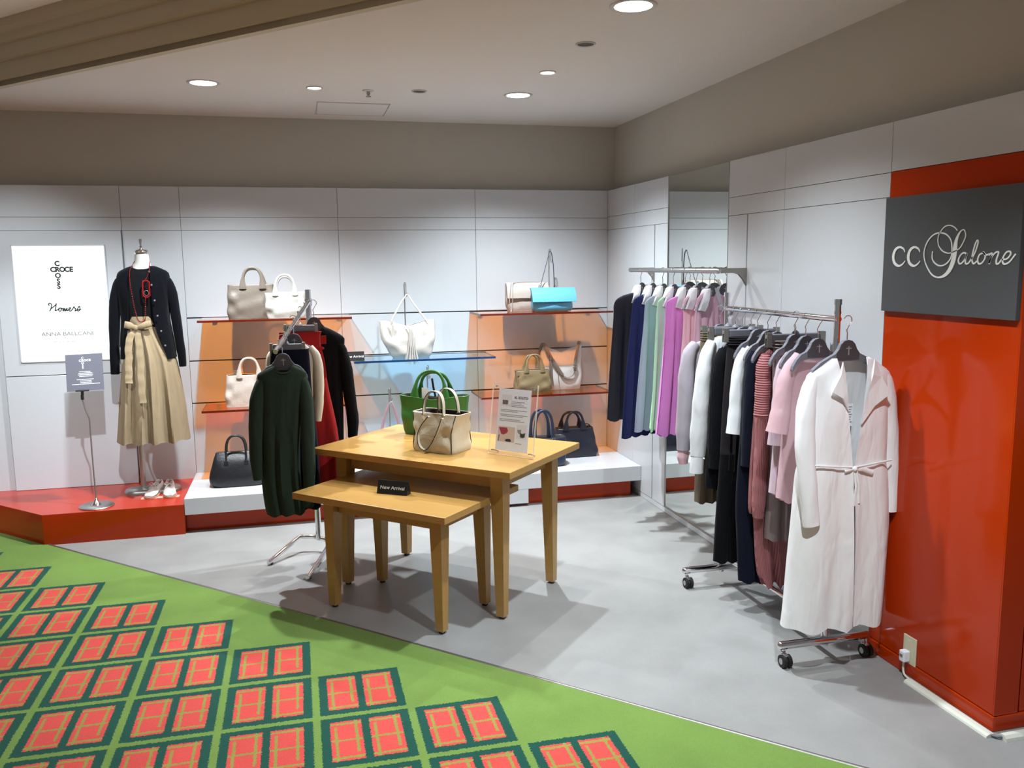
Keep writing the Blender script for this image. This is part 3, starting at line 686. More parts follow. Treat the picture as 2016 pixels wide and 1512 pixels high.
def flap(pts, y, th=0.004, bend=0.0):
    m = MB(); n = len(pts)
    vs = [(x, y+bend*abs(k % 2), z) for k, (x, z) in enumerate(pts)]+[(x, y+th, z) for x, z in pts]
    m.add(vs, [tuple(range(n)), tuple(range(2*n-1, n-1, -1))], 0, False); m.add(vs, [(i, (i+1) % n, n+(i+1) % n, n+i) for i in range(n)], 0, False)
    return m
g.part('lapel', flap([(-0.056, 1.262), (-0.066, 1.215), (-0.098, 1.148), (-0.052, 1.122), (-0.022, 1.07), (-0.036, 1.15), (-0.044, 1.22)], -0.062, 0.006, -0.006), M['coat'])
g.part('lapel', flap([(0.084, 1.270), (0.074, 1.21), (0.060, 1.14), (0.034, 1.018), (0.092, 1.085), (0.158, 1.134), (0.116, 1.20)], -0.062, 0.006, -0.006), M['coat'])
mb = MB(); mb.box((0.010, 0.040, 1.205), (0.034, 0.003, 0.046)); g.part('neck_label', mb, M['tag'])
mb = MB(); mb.box((0.014, -0.010, 1.046), (0.036, 0.002, 0.090)); pt = g.part('price_tag', mb, M['paper'])
mb = MB()
for k in range(7): mb.box((0.014, -0.0116, 1.078-0.010*k), (0.026-0.006*(k % 3), 0.001, 0.0026))
g.part('print', mb, M['ink'], pt)
mb = MB(); mb.tube([(0.010, -0.060, 0.842), (0.05, -0.064, 0.838), (0.098, -0.060, 0.818)], [(0.010, 0.003)]*3, 8); mb.tube([(0.012, -0.062, 0.842), (-0.01, -0.064, 0.836), (-0.028, -0.06, 0.832)], [(0.007, 0.003)]*3, 8)
mb.tube([(0.022, -0.062, 0.835), (0.034, -0.066, 0.78), (0.040, -0.062, 0.70)], [(0.006, 0.0025)]*3, 8); mb.tube([(0.016, -0.062, 0.835), (0.022, -0.066, 0.77), (0.018, -0.062, 0.69)], [(0.006, 0.0025)]*3, 8); mb.ball((0.014, -0.062, 0.840), 0.011, 6); g.part('waist_tie', mb, M['coat'])
mb = MB(); mb.tube([(-0.19, -0.05, 0.866), (-0.1, -0.064, 0.858), (0.0, -0.066, 0.848)], [(0.004, 0.002)]*3, 8); mb.tube([(0.02, -0.066, 0.848), (0.1, -0.064, 0.856), (0.19, -0.05, 0.862)], [(0.004, 0.002)]*3, 8); g.part('waist_casing', mb, M['coat'])

# ------------------------------------------------------------------ the other garments of the rolling rack (from the far end towards the camera)
ZN = 1.336
def rack(i, name, label, cat, zb, hlabel, clip=False, dx=0.0):
    put_hanger(RXX+dx, HYR[i], ZN+(0.0 if not clip else 0.0), hlabel, clip=clip, group='hangers along the rolling rack')
    return Garment(name, label, cat, RXX, HYR[i], zb, group='garments along the rolling rack')
RS = 0.195
TSC[0] = 0.72
# 0 lilac grey sweatshirt
g = rack(0, 'sweatshirt', 'lilac grey long sleeve sweatshirt at the far end of the rolling rack', 'sweatshirt', 0.70, 'hanger of the lilac grey sweatshirt at the far end of the rolling rack')
mb = MB(); body(mb, [(1.262, -0.08, 0.08, 0.03), (1.225, -0.165, 0.165, 0.036), (1.16, -0.18, RS, 0.045), (0.95, -0.19, RS, 0.05), (0.76, -0.19, RS, 0.05), (0.70, -0.17, 0.17, 0.045)], fold=(4, 0.008), neck=(0.08, 0.03, 0.03, 0.05)); g.part('body', mb, M['lilac_grey'])
mb = MB(); sleeve(mb, [(-0.135, 0, 1.235), (-0.172, -0.01, 1.19), (-0.190, -0.02, 1.08), (-0.196, -0.03, 0.93), (-0.200, -0.03, 0.80), (-0.205, -0.03, 0.705)], [0.025, 0.034, 0.04, 0.044, 0.042, 0.032], [0.03, 0.035, 0.035, 0.035, 0.035, 0.03]); g.part('sleeve', mb, M['lilac_grey'])
mb = MB(); sleeve(mb, [(-0.204, -0.03, 0.715), (-0.206, -0.03, 0.67), (-0.203, -0.03, 0.635)], [0.027, 0.03, 0.022], [0.025, 0.028, 0.024], m=8); g.part('cuff', mb, M['blush'])
mb = MB(); sleeve(mb, [(0.135, 0, 1.235), (0.175, 0, 1.15), (0.19, 0, 0.9), (0.19, 0, 0.7)], [0.025, 0.034, 0.034, 0.028], [0.03, 0.035, 0.035, 0.03]); g.part('sleeve', mb, M['lilac_grey'])
# 1 khaki trousers
g = rack(1, 'trousers', 'khaki trousers with gathered waist on a clip hanger on the rolling rack', 'trousers', 0.44, 'clip hanger of the khaki trousers on the rolling rack', True)
mb = MB(); body(mb, [(1.30, -0.140, 0.140, 0.022), (1.25, -0.148, 0.148, 0.03), (1.04, -0.155, 0.16, 0.04), (0.80, -0.160, 0.17, 0.042), (0.44, -0.162, 0.17, 0.042)], fold=(7, 0.010)); g.part('legs', mb, M['khaki'])
mb = MB()
for k in range(4): mb.tube([(x, y, 1.302-0.012*k) for x, y in ring_pts(0, 0.1435, 0, 0.026, 24, 2.6)], [(0.006, 0.004)]*24, 6, up=(0, 0, 1), closed=True)
g.part('waistband', mb, M['khaki'])
# 2 white trousers with cuffed hem
g = rack(2, 'blouse', 'white long sleeve blouse with a buttoned cuff on the rolling rack', 'blouse', 0.62, 'clip hanger of the white blouse on the rolling rack', True)
mb = MB(); body(mb, [(1.29, -0.10, 0.10, 0.022), (1.25, -0.145, 0.14, 0.032), (1.19, -0.165, 0.165, 0.04), (1.0, -0.160, RS, 0.045), (0.74, -0.155, RS, 0.045)], fold=(5, 0.010)); g.part('body', mb, M['white_cloth'])
mb = MB(); sleeve(mb, [(-0.130, -0.005, 1.262), (-0.158, -0.015, 1.21), (-0.176, -0.025, 1.12), (-0.190, -0.03, 0.97), (-0.198, -0.03, 0.82), (-0.204, -0.03, 0.71)], [0.022, 0.030, 0.038, 0.044, 0.046, 0.036], [0.025, 0.035, 0.036, 0.038, 0.036, 0.03]); s_ = g.part('sleeve', mb, M['white_cloth'])
mb = MB(); sleeve(mb, [(-0.204, -0.03, 0.715), (-0.208, -0.03, 0.67), (-0.210, -0.03, 0.625)], [0.034, 0.034, 0.034], [0.03, 0.03, 0.03], m=6, wr=0); g.part('cuff', mb, M['white_cloth'], s_)
mb = MB(); mb.ball((-0.183, -0.056, 0.70), 0.005, 6); g.part('button', mb, M['paper'], s_)
mb = MB(); sleeve(mb, [(0.13, 0, 1.25), (0.17, 0, 1.15), (0.185, 0, 0.9), (0.19, 0, 0.66)], [0.025, 0.034, 0.034, 0.028], [0.03, 0.035, 0.035, 0.03]); g.part('sleeve', mb, M['white_cloth'])
# 3 black sweater
g = rack(3, 'sweater', 'black ribbed sweater between the white blouse and the charcoal trousers', 'sweater', 0.55, 'hanger of the black ribbed sweater on the rolling rack')
mb = MB(); body(mb, [(1.258, -0.08, 0.08, 0.03), (1.225, -0.125, 0.16, 0.036), (1.16, -0.145, 0.18, 0.045), (1.07, -0.158, 0.19, 0.048), (0.88, -0.165, 0.195, 0.05), (0.55, -0.178, 0.195, 0.05)], fold=(3, 0.006), neck=(0.08, 0.03, 0.03, 0.05)); g.part('body', mb, M['black_rib'])
mb = MB(); sleeve(mb, [(-0.10, -0.01, 1.225), (-0.132, -0.02, 1.16), (-0.142, -0.03, 1.0), (-0.148, -0.03, 0.8), (-0.150, -0.03, 0.66)], [0.026, 0.034, 0.036, 0.034, 0.026], [0.03, 0.034, 0.034, 0.034, 0.028]); g.part('sleeve', mb, M['black_rib'])
mb = MB(); sleeve(mb, [(0.13, 0, 1.225), (0.17, 0, 1.15), (0.185, 0, 0.9), (0.19, 0, 0.7)], [0.025, 0.034, 0.034, 0.028], [0.03, 0.035, 0.035, 0.03]); g.part('sleeve', mb, M['black_rib'])
# 4 charcoal trousers
g = rack(4, 'trousers', 'long charcoal trousers with elastic waist reaching near the floor', 'trousers', 0.20, 'clip hanger of the long charcoal trousers on the rolling rack', True)
mb = MB(); body(mb, [(1.295, -0.118, 0.14, 0.022), (1.25, -0.122, 0.15, 0.032), (1.05, -0.133, 0.17, 0.042), (0.72, -0.143, 0.175, 0.042), (0.66, -0.146, 0.174, 0.042)], fold=(9, 0.009), bottom=False); g.part('hips', mb, M['charcoal'])
for x0, x1, zz in ((-0.168, -0.012, 0.205), (0.012, 0.165, 0.205)):
    mb = MB(); body(mb, [(0.74, (-0.144 if x0 < 0 else 0.012), (-0.005 if x0 < 0 else 0.174), 0.040), (0.45, x0+0.010, x1, 0.040), (zz, x0, x1+0.012, 0.038)], fold=(3, 0.006), m=12); g.part('leg', mb, M['black'])
mb = MB()
for k in range(4): mb.tube([(x, y, 1.296-0.011*k) for x, y in ring_pts(0.01, 0.132, 0, 0.026, 24, 2.6)], [(0.0055, 0.004)]*24, 6, up=(0, 0, 1), closed=True)
g.part('waistband', mb, M['charcoal'])
# 5 white T-shirt
g = rack(5, 't_shirt', 'white cotton T-shirt in the middle of the rolling rack', 't-shirt', 0.80, 'hanger of the white T-shirt on the rolling rack')
mb = MB(); body(mb, [(1.262, -0.06, 0.06, 0.03), (1.228, -0.09, 0.10, 0.034), (1.20, -0.10, 0.16, 0.040), (1.10, -0.085, 0.17, 0.045), (0.92, -0.083, 0.18, 0.045), (0.80, -0.07, 0.18, 0.045)], fold=(4, 0.008), neck=(0.06, 0.03, 0.02, 0.05)); g.part('body', mb, M['white_cloth'])
mb = MB(); sleeve(mb, [(-0.066, -0.01, 1.242), (-0.094, -0.015, 1.19), (-0.108, -0.02, 1.08), (-0.116, -0.025, 0.96), (-0.126, -0.03, 0.855)], [0.020, 0.026, 0.032, 0.034, 0.036], [0.025, 0.03, 0.034, 0.036, 0.038]); s_ = g.part('sleeve', mb, M['white_cloth'])
mb = MB(); sleeve(mb, [(0.12, 0, 1.225), (0.165, 0, 1.15), (0.185, 0, 1.0)], [0.025, 0.034, 0.034], [0.03, 0.035, 0.035]); g.part('sleeve', mb, M['white_cloth'])
# 6 navy dress
g = rack(6, 'dress', 'long navy knit dress right of the white T-shirt, reaching near the floor', 'dress', 0.14, 'hanger of the long navy dress on the rolling rack')
mb = MB(); body(mb, [(1.265, -0.05, 0.08, 0.03), (1.235, -0.075, 0.15, 0.036), (1.18, -0.100, 0.17, 0.045), (1.05, -0.112, 0.18, 0.05), (0.86, -0.122, 0.19, 0.052), (0.58, -0.135, 0.195, 0.052), (0.40, -0.128, 0.19, 0.05), (0.155, -0.112, 0.17, 0.05)], fold=(5, 0.010), neck=(0.065, 0.03, 0.02, 0.05)); g.part('body', mb, M['navy'])
mb = MB(); sleeve(mb, [(-0.065, -0.01, 1.238), (-0.088, -0.02, 1.17), (-0.098, -0.03, 1.0), (-0.102, -0.03, 0.85), (-0.108, -0.03, 0.72)], [0.022, 0.028, 0.03, 0.03, 0.024], [0.03, 0.034, 0.034, 0.034, 0.028]); g.part('sleeve', mb, M['navy'])
mb = MB(); sleeve(mb, [(0.12, 0, 1.225), (0.165, 0, 1.15), (0.185, 0, 0.9)], [0.025, 0.034, 0.03], [0.03, 0.035, 0.035]); g.part('sleeve', mb, M['navy'])
# 7 rose cardigan with matching skirt
g = rack(7, 'knit_set', 'dusty rose ribbed cardigan over a long matching rib skirt', 'cardigan', 0.16, 'hanger of the dusty rose cardigan on the rolling rack')
mb = MB(); body(mb, [(1.262, -0.045, 0.08, 0.03), (1.232, -0.07, 0.15, 0.036), (1.18, -0.085, 0.17, 0.045), (1.04, -0.095, 0.185, 0.05), (0.82, -0.105, 0.195, 0.052), (0.56, -0.112, 0.195, 0.052), (0.50, -0.105, 0.19, 0.048)], fold=(4, 0.008), neck=(0.065, 0.03, 0.03, 0.05)); g.part('body', mb, M['rose'])
mb = MB(); sleeve(mb, [(-0.055, -0.012, 1.235), (-0.074, -0.025, 1.18), (-0.079, -0.035, 1.08), (-0.084, -0.038, 0.97)], [0.022, 0.032, 0.034, 0.034], [0.03, 0.036, 0.038, 0.038], m=24, wr=0.004, hole=False); g.part('upper_sleeve', mb, M['rose_cross'])
mb = MB(); sleeve(mb, [(-0.083, -0.038, 0.985), (-0.080, -0.04, 0.85), (-0.084, -0.04, 0.70), (-0.088, -0.04, 0.58), (-0.088, -0.04, 0.50)], [0.034, 0.032, 0.032, 0.030, 0.022], [0.036, 0.034, 0.034, 0.034, 0.028]); g.part('sleeve', mb, M['rose'])
mb = MB(); body(mb, [(0.52, -0.09, 0.17, 0.045), (0.40, -0.078, 0.17, 0.047), (0.28, -0.064, 0.17, 0.05), (0.17, -0.046, 0.165, 0.05)], fold=(4, 0.014), hem=0.025, m=14); g.part('skirt', mb, M['rose'])
mb = MB(); sleeve(mb, [(0.12, 0, 1.225), (0.165, 0, 1.15), (0.185, 0, 0.9), (0.185, 0, 0.6)], [0.025, 0.034, 0.034, 0.028], [0.03, 0.035, 0.035, 0.03]); g.part('sleeve', mb, M['rose'])
# 8 taupe skirt
g = rack(8, 'skirt', 'taupe midi skirt on a clip hanger between the rose cardigan and pink T-shirts', 'skirt', 0.40, 'clip hanger of the taupe skirt on the rolling rack', True, dx=0.055)
mb = MB(); body(mb, [(1.300, -0.046, 0.165, 0.022), (1.24, -0.050, 0.170, 0.032), (1.10, -0.053, 0.18, 0.042), (0.83, -0.060, 0.195, 0.045), (0.40, -0.064, 0.20, 0.048)], fold=(5, 0.009)); g.part('body', mb, M['taupe_cloth'])
mb = MB()
for k in range(3): mb.tube([(x, y, 1.300-0.014*k) for x, y in ring_pts(0.06, 0.110, 0, 0.026, 24, 2.6)], [(0.006, 0.004)]*24, 6, up=(0, 0, 1), closed=True)
g.part('waistband', mb, M['taupe_cloth'])
# 9 mauve tee, 10 pink tee
def tee(i, label, hl, m, dz, x0, sl):
    g = rack(i, 't_shirt', label, 't-shirt', 0.63, hl)
    mb = MB(); body(mb, [(1.275, 0.0, 0.09, 0.03), (1.245, x0+0.04, 0.14, 0.034), (1.215, x0+0.02, 0.165, 0.040), (1.08, x0+0.012, 0.18, 0.045), (0.85, x0+0.004, 0.19, 0.046), (0.63, x0-0.012, 0.19, 0.046)], fold=(4, 0.010), neck=(0.045, 0.028, 0.02, 0.05), hem=0.012); g.part('body', mb, m)
    mb = MB(); sleeve(mb, sl, [0.020, 0.030, 0.036, 0.042, 0.048], [0.025, 0.03, 0.034, 0.036, 0.038]); g.part('sleeve', mb, m)
    mb = MB(); sleeve(mb, [(0.12, 0, 1.235), (0.165, 0, 1.15), (0.185, 0, 0.95)], [0.025, 0.034, 0.034], [0.03, 0.035, 0.035]); g.part('sleeve', mb, m)
tee(9, 'pale mauve T-shirt just behind the pink T-shirt on the rolling rack', 'hanger of the pale mauve T-shirt on the rolling rack', M['mauve'], 0, -0.085,
    [(-0.028, -0.01, 1.25), (-0.062, -0.015, 1.19), (-0.068, -0.02, 1.08), (-0.075, -0.025, 0.97), (-0.080, -0.03, 0.862)])
tee(10, 'pink cotton T-shirt with wide sleeves behind the white coat', 'hanger of the pink T-shirt on the rolling rack', M['pink'], 0, -0.100,
    [(-0.040, -0.01, 1.255), (-0.082, -0.016, 1.20), (-0.108, -0.022, 1.12), (-0.122, -0.028, 1.03), (-0.140, -0.03, 0.934)])
put_hanger(RXX+0.012, HYR[11], ZN-0.006, 'bare dark grey hanger between the pink T-shirt and the white coat', group='hangers along the rolling rack')

TSC[0] = 1.0
# ------------------------------------------------------------------ wall rail: sleeveless sheer tops
WY = [5.147, 4.972, 4.808, 4.658, 4.495, 4.355, 4.200]; TH = math.radians(28)
spec = [('sheer black sleeveless top at the far left of the wall rail', 'sheer_black', [(1.462, -0.055, 0.06), (1.44, -0.19, 0.13), (1.40, -0.255, 0.16), (1.30, -0.262, 0.17), (1.07, -0.280, 0.175), (0.66, -0.312, 0.18)], 'black'),
        ('navy sleeveless chiffon top beside the sheer black one', 'navy_chiffon', [(1.462, -0.055, 0.06), (1.435, -0.150, 0.13), (1.40, -0.180, 0.15), (1.30, -0.196, 0.16), (1.08, -0.223, 0.17), (0.58, -0.275, 0.18)], 'navy_chiffon'),
        ('blue grey sleeveless chiffon top beside the navy one', 'blue_grey', [(1.462, -0.055, 0.06), (1.435, -0.135, 0.13), (1.40, -0.164, 0.15), (1.28, -0.174, 0.16), (1.10, -0.195, 0.17), (0.65, -0.240, 0.18)], 'blue_grey'),
        ('mint green sleeveless chiffon top on the wall rail', 'mint', [(1.462, -0.055, 0.06), (1.438, -0.120, 0.13), (1.405, -0.146, 0.15), (1.29, -0.158, 0.16), (0.94, -0.184, 0.17), (0.675, -0.208, 0.18)], 'mint'),
        ('orchid pink sleeveless chiffon top on the wall rail', 'orchid', [(1.465, -0.055, 0.06), (1.44, -0.150, 0.13), (1.41, -0.178, 0.15), (1.30, -0.187, 0.16), (0.96, -0.216, 0.17), (0.68, -0.250, 0.18)], 'orchid'),
        ('blush pink sleeveless chiffon top right of the orchid one', 'blush', [(1.475, -0.055, 0.06), (1.45, -0.105, 0.13), (1.41, -0.118, 0.15), (1.30, -0.112, 0.16), (0.97, -0.139, 0.17), (0.70, -0.165, 0.18)], 'blush'),
        ('mauve pink chiffon top nearest the bracket on the wall rail', 'mauve_pink', [(1.49, -0.055, 0.06), (1.46, -0.105, 0.13), (1.42, -0.118, 0.15), (1.32, -0.126, 0.155), (1.0, -0.138, 0.16), (0.77, -0.150, 0.165)], 'mauve_pink')]
for i, (lab, mk, rows, m2) in enumerate(spec):
    zn = 1.522 if i < 6 else 1.526
    put_hanger(2.14, WY[i], zn, 'dark grey hanger of the '+lab.replace(' at the far left of the wall rail', '').replace(' on the wall rail', ''), rz=TH, group='hangers on the wall rail')
    g = Garment('chiffon_top', lab, 'top', 2.14, WY[i], rows[-1][0]-0.01, rz=TH, group='chiffon tops on the wall rail')
    mb = MB(); body(mb, [(z, l, r, 0.016+0.010*k/5) for k, (z, l, r) in enumerate(rows)], fold=(5.5, 0.017), ph=i*1.3, hem=0.010, neck=(0.055, 0.020, 0.03, 0.06), m=30, n=84, p=1.6)
    g.part('body', mb, M[mk])
    mb = MB()
    for s in (-1, 1):
        mb.loft([[(s*(0.034+0.010*k)+0.004*math.sin(3*k), -0.030-0.010*math.sin(k*0.8), 1.508-0.030*k), (s*(0.050+0.016*k), -0.022, 1.500-0.026*k), (s*(0.052+0.016*k), 0.014, 1.498-0.026*k), (s*(0.030+0.010*k), 0.016, 1.506-0.030*k)] for k in range(5)], True, True, True)
    c_ = g.part('neck_cover', mb, M['tulle']); c_['label'] = 'pale grey sheer cover over the hanger shoulders'

# ------------------------------------------------------------------ waterfall stand garments
def at_arm(y): p = arm_at(y); return p.x, p.y, p.z
def wf(y, name, label, cat, zb, hl, clip, hx=None, hz=None):
    p = arm_at(y); z = (p.z-0.076) if hz is None else hz; x = p.x if hx is None else hx
    put_hanger(x, y, z, hl, clip=clip, sc=0.60 if clip else 1.0, group='hangers on the waterfall stand')
    return Garment(name, label, cat, 0, y, zb, group='garments on the waterfall stand')
g = wf(4.36, 'sweater', 'dark green fine-knit sweater at the front of the waterfall stand', 'sweater', 0.40, 'grey hanger inside the dark green sweater', False, hx=-0.082, hz=1.224)
mb = MB(); body(mb, [(1.168, -0.128, -0.036, 0.034), (1.150, -0.165, 0.000, 0.040), (1.125, -0.204, 0.028, 0.042), (1.10, -0.208, 0.026, 0.046), (1.05, -0.203, 0.014, 0.050), (0.95, -0.208, 0.0, 0.054), (0.80, -0.212, -0.016, 0.056), (0.65, -0.213, -0.022, 0.056), (0.55, -0.212, -0.020, 0.056), (0.455, -0.204, -0.010, 0.050), (0.408, -0.196, -0.008, 0.046)], fold=(3, 0.010), neck=(0.046, 0.034, 0.042, 0.05), m=36, hem=0.005); g.part('body', mb, M['green_knit'])
mb = MB(); mb.tube([(-0.082+x*1.04, y*1.04, 1.170-(0.042*(-y/0.034) if y < 0 else 0)) for x, y in ring_pts(0, 0.046, 0, 0.034, 32, 2.3)], [(0.008, 0.005)]*32, 8, up=(0, 0, 1), closed=True); g.part('neckband', mb, M['green_knit'])
mb = MB(); sleeve(mb, [(-0.160, 0, 1.120), (-0.188, -0.008, 1.085), (-0.213, -0.022, 1.0), (-0.226, -0.035, 0.86), (-0.232, -0.04, 0.72), (-0.228, -0.042, 0.605)], [0.012, 0.026, 0.034, 0.034, 0.030, 0.022], [0.016, 0.028, 0.034, 0.034, 0.030, 0.024]); g.part('sleeve', mb, M['green_knit'])
mb = MB(); sleeve(mb, [(-0.012, 0, 1.120), (0.010, -0.008, 1.08), (0.022, -0.024, 0.97), (0.022, -0.036, 0.80), (0.020, -0.042, 0.62), (0.010, -0.046, 0.446)], [0.012, 0.026, 0.034, 0.034, 0.030, 0.024], [0.016, 0.028, 0.034, 0.034, 0.030, 0.024], seed=2); g.part('sleeve', mb, M['green_knit'])
g = wf(4.46, 'skirt', 'navy skirt on a clip hanger behind the dark green sweater', 'skirt', 0.38, 'clip hanger of the navy skirt on the waterfall stand', True, hx=-0.058, hz=1.265)
mb = MB(); body(mb, [(1.232, -0.140, 0.046, 0.022), (1.15, -0.148, 0.050, 0.03), (1.0, -0.160, 0.054, 0.034), (0.73, -0.180, 0.072, 0.036), (0.40, -0.200, 0.074, 0.036)], fold=(4, 0.006)); g.part('body', mb, M['navy'])
g = wf(4.555, 'cardigan', 'cream long sleeve cardigan between the navy and red skirts', 'cardigan', 0.83, 'hanger of the cream cardigan on the waterfall stand', False, hx=-0.025, hz=1.305)
mb = MB(); body(mb, [(1.248, -0.09, 0.035, 0.026), (1.22, -0.135, 0.066, 0.030), (1.17, -0.150, 0.082, 0.034), (1.05, -0.140, 0.070, 0.034), (0.86, -0.135, 0.066, 0.032)], fold=(3, 0.006), neck=(0.06, 0.026, 0.02, 0.05)); g.part('body', mb, M['cream'])
for s, sx in (('l', -1), ('r', 1)):
    mb = MB(); c0 = -0.026
    pth = [(0.052, 0, 1.232), (0.082, -0.006, 1.18), (0.092, -0.012, 1.08), (0.088, -0.016, 0.95), (0.078, -0.018, 0.845)] if sx > 0 else [(-0.118, 0, 1.225), (-0.142, -0.004, 1.18), (-0.146, -0.008, 1.08), (-0.144, -0.01, 0.95), (-0.138, -0.012, 0.845)]
    sleeve(mb, pth, [0.018, 0.026, 0.026, 0.024, 0.017], [0.024, 0.028, 0.028, 0.026, 0.022]); g.part('sleeve', mb, M['cream'])
g = wf(4.66, 'skirt', 'deep red flared skirt with side ties on the waterfall stand', 'skirt', 0.46, 'clip hanger of the deep red skirt on the waterfall stand', True, hx=0.012, hz=1.345)
mb = MB(); body(mb, [(1.305, -0.100, 0.118, 0.022), (1.24, -0.104, 0.112, 0.03), (1.0, -0.115, 0.143, 0.036), (0.72, -0.13, 0.186, 0.038), (0.47, -0.14, 0.176, 0.040)], fold=(4, 0.008)); g.part('body', mb, M['crimson'])
mb = MB(); mb.box((0.126, -0.03, 1.262), (0.028, 0.006, 0.044), bev=0.002); mb.ball((0.112, -0.036, 1.218), 0.014, 6, sq=(1.2, 0.6, 0.7)); mb.tube([(0.106, -0.036, 1.22), (0.118, -0.04, 1.16), (0.128, -0.036, 1.06)], [(0.008, 0.003)]*3, 8); g.part('side_tie', mb, M['crimson'])
mb = MB(); mb.box((-0.092, -0.03, 1.262), (0.022, 0.006, 0.04), bev=0.002); g.part('side_tie', mb, M['crimson'])
g = wf(4.845, 'sweater', 'black long sleeve sweater at the back of the waterfall stand', 'sweater', 0.62, 'grey hanger of the black sweater at the back of the waterfall stand', False, hx=0.085, hz=1.372)
mb = MB(); body(mb, [(1.318, 0.03, 0.135, 0.03), (1.295, -0.02, 0.185, 0.034), (1.258, -0.055, 0.240, 0.038), (1.22, -0.06, 0.246, 0.042), (1.10, -0.05, 0.228, 0.046), (0.85, -0.045, 0.226, 0.048), (0.62, -0.045, 0.22, 0.048)], fold=(3, 0.006), neck=(0.05, 0.03, 0.03, 0.05)); g.part('body', mb, M['black'])
mb = MB(); sleeve(mb, [(0.180, 0, 1.25), (0.222, -0.006, 1.20), (0.248, -0.012, 1.08), (0.262, -0.014, 0.93), (0.275, -0.014, 0.79), (0.270, -0.014, 0.688)], [0.012, 0.028, 0.034, 0.034, 0.033, 0.026], [0.02, 0.03, 0.034, 0.034, 0.032, 0.028]); g.part('sleeve', mb, M['black'])
mb = MB(); sleeve(mb, [(-0.03, 0, 1.268), (-0.07, 0, 1.20), (-0.085, 0, 1.0), (-0.09, 0, 0.7)], [0.024, 0.034, 0.034, 0.026], [0.03, 0.036, 0.036, 0.028]); g.part('sleeve', mb, M['black'])

# ------------------------------------------------------------------ mannequin and what it wears
MX, MY = -0.94, 5.86
t = thing('mannequin', 'headless white dress form on a silver pole and oblong base', 'mannequin', (MX, MY, 0.189)); off = (MX, MY, 0.189)
def ell(z, cx, hx, hy, n=32, y=MY): return [(cx+hx*math.cos(2*PI*k/n), y+hy*math.sin(2*PI*k/n), z) for k in range(n)]
M['form'] = mat('white_dress_form', rgb(196, 192, 186), rough=0.6)
mb = MB(); mb.loft([ell(z, MX+dx, hx, hy) for z, dx, hx, hy in [(0.98, -0.04, 0.10, 0.07), (1.05, -0.035, 0.135, 0.09), (1.15, -0.03, 0.14, 0.095), (1.30, -0.02, 0.098, 0.075), (1.42, -0.012, 0.120, 0.085), (1.52, -0.005, 0.135, 0.085), (1.60, 0.0, 0.132, 0.065), (1.635, 0.0, 0.095, 0.052), (1.655, 0.0, 0.056, 0.048), (1.69, 0.002, 0.044, 0.044), (1.735, 0.002, 0.041, 0.041)]], True, True, True); mb.build('torso', M['form'], t, off)
MB().lathe([(0.040, 1.735-0.189), (0.042, 1.738-0.189), (0.042, 1.752-0.189), (0.036, 1.761-0.189), (0.012, 1.766-0.189)], 28, (0.002, 0, 0)).build('neck_cap', M['chrome'], t)
MB().lathe([(0.012, 1.764-0.189), (0.0075, 1.772-0.189), (0.008, 1.79-0.189), (0.011, 1.822-0.189), (0.010, 1.829-0.189), (0.002, 1.832-0.189)], 16, (0.000, 0, 0)).build('finial', M['chrome'], t)
mb = MB(); mb.cyl((-1.035, MY+0.06, 0.22), 0.017, 0.86, 18); mb.build('pole', M['satin'], t, off)
mb = MB(); ob = []
for k in range(28):
    a = 2*PI*k/28; ob.append((-0.975+(0.09 if math.cos(a) > 0 else -0.09)+0.085*math.cos(a), MY+0.045+0.085*math.sin(a)))
mb.loft([[(x, y, 0.189) for x, y in ob], [(x, y, 0.205) for x, y in ob], [(-0.975+(x+0.975)*0.94, MY+0.045+(y-MY-0.045)*0.85, 0.218) for x, y in ob], [(-0.975+(x+0.975)*0.75, MY+0.045+(y-MY-0.045)*0.45, 0.224) for x, y in ob]], True, True, True); mb.build('base', M['satin'], t, off)
g = Garment('knit_pullover', 'black round neck knit pullover under the cardigan on the mannequin', 'pullover', MX, MY, 1.28)
mb = MB(); body(mb, [(1.655, -0.06, 0.062, 0.054), (1.640, -0.10, 0.10, 0.058), (1.60, -0.136, 0.140, 0.074), (1.52, -0.146, 0.136, 0.094), (1.42, -0.136, 0.112, 0.094), (1.30, -0.122, 0.082, 0.084), (1.285, -0.122, 0.082, 0.084)], fold=(3, 0.002), neck=(0.060, 0.054, 0.016, 0.01), p=2.1, bottom=False); g.part('body', mb, M['black'])
M['navyknit'] = cloth('dark_navy_knit', rgb(7, 8, 14), bump=(1100, 0.2))
g = Garment('cardigan', 'dark navy open cardigan with small buttons on the mannequin', 'cardigan', MX, MY, 1.05)
mb = MB(); open_body(mb, [(1.662, -0.066, 0.070, 0.066, -0.050, 0.052), (1.645, -0.110, 0.112, 0.072, -0.058, 0.054), (1.612, -0.150, 0.156, 0.088, -0.064, 0.054), (1.52, -0.158, 0.156, 0.108, -0.074, 0.056), (1.42, -0.150, 0.148, 0.110, -0.084, 0.060), (1.32, -0.146, 0.146, 0.106, -0.092, 0.064), (1.22, -0.158, 0.158, 0.112, -0.108, 0.084), (1.14, -0.164, 0.166, 0.118, -0.122, 0.112), (1.08, -0.166, 0.170, 0.120, -0.128, 0.128)], fold=(2, 0.003), p=2.2); g.part('body', mb, M['navyknit'])
mb = MB(); sleeve(mb, [(-0.118, 0, 1.605), (-0.140, 0, 1.572), (-0.160, -0.004, 1.50), (-0.180, -0.012, 1.36), (-0.190, -0.02, 1.21), (-0.196, -0.024, 1.08), (-0.200, -0.026, 0.985)], [0.012, 0.026, 0.034, 0.034, 0.031, 0.029, 0.026], [0.02, 0.036, 0.042, 0.040, 0.036, 0.032, 0.028]); g.part('sleeve', mb, M['navyknit'])
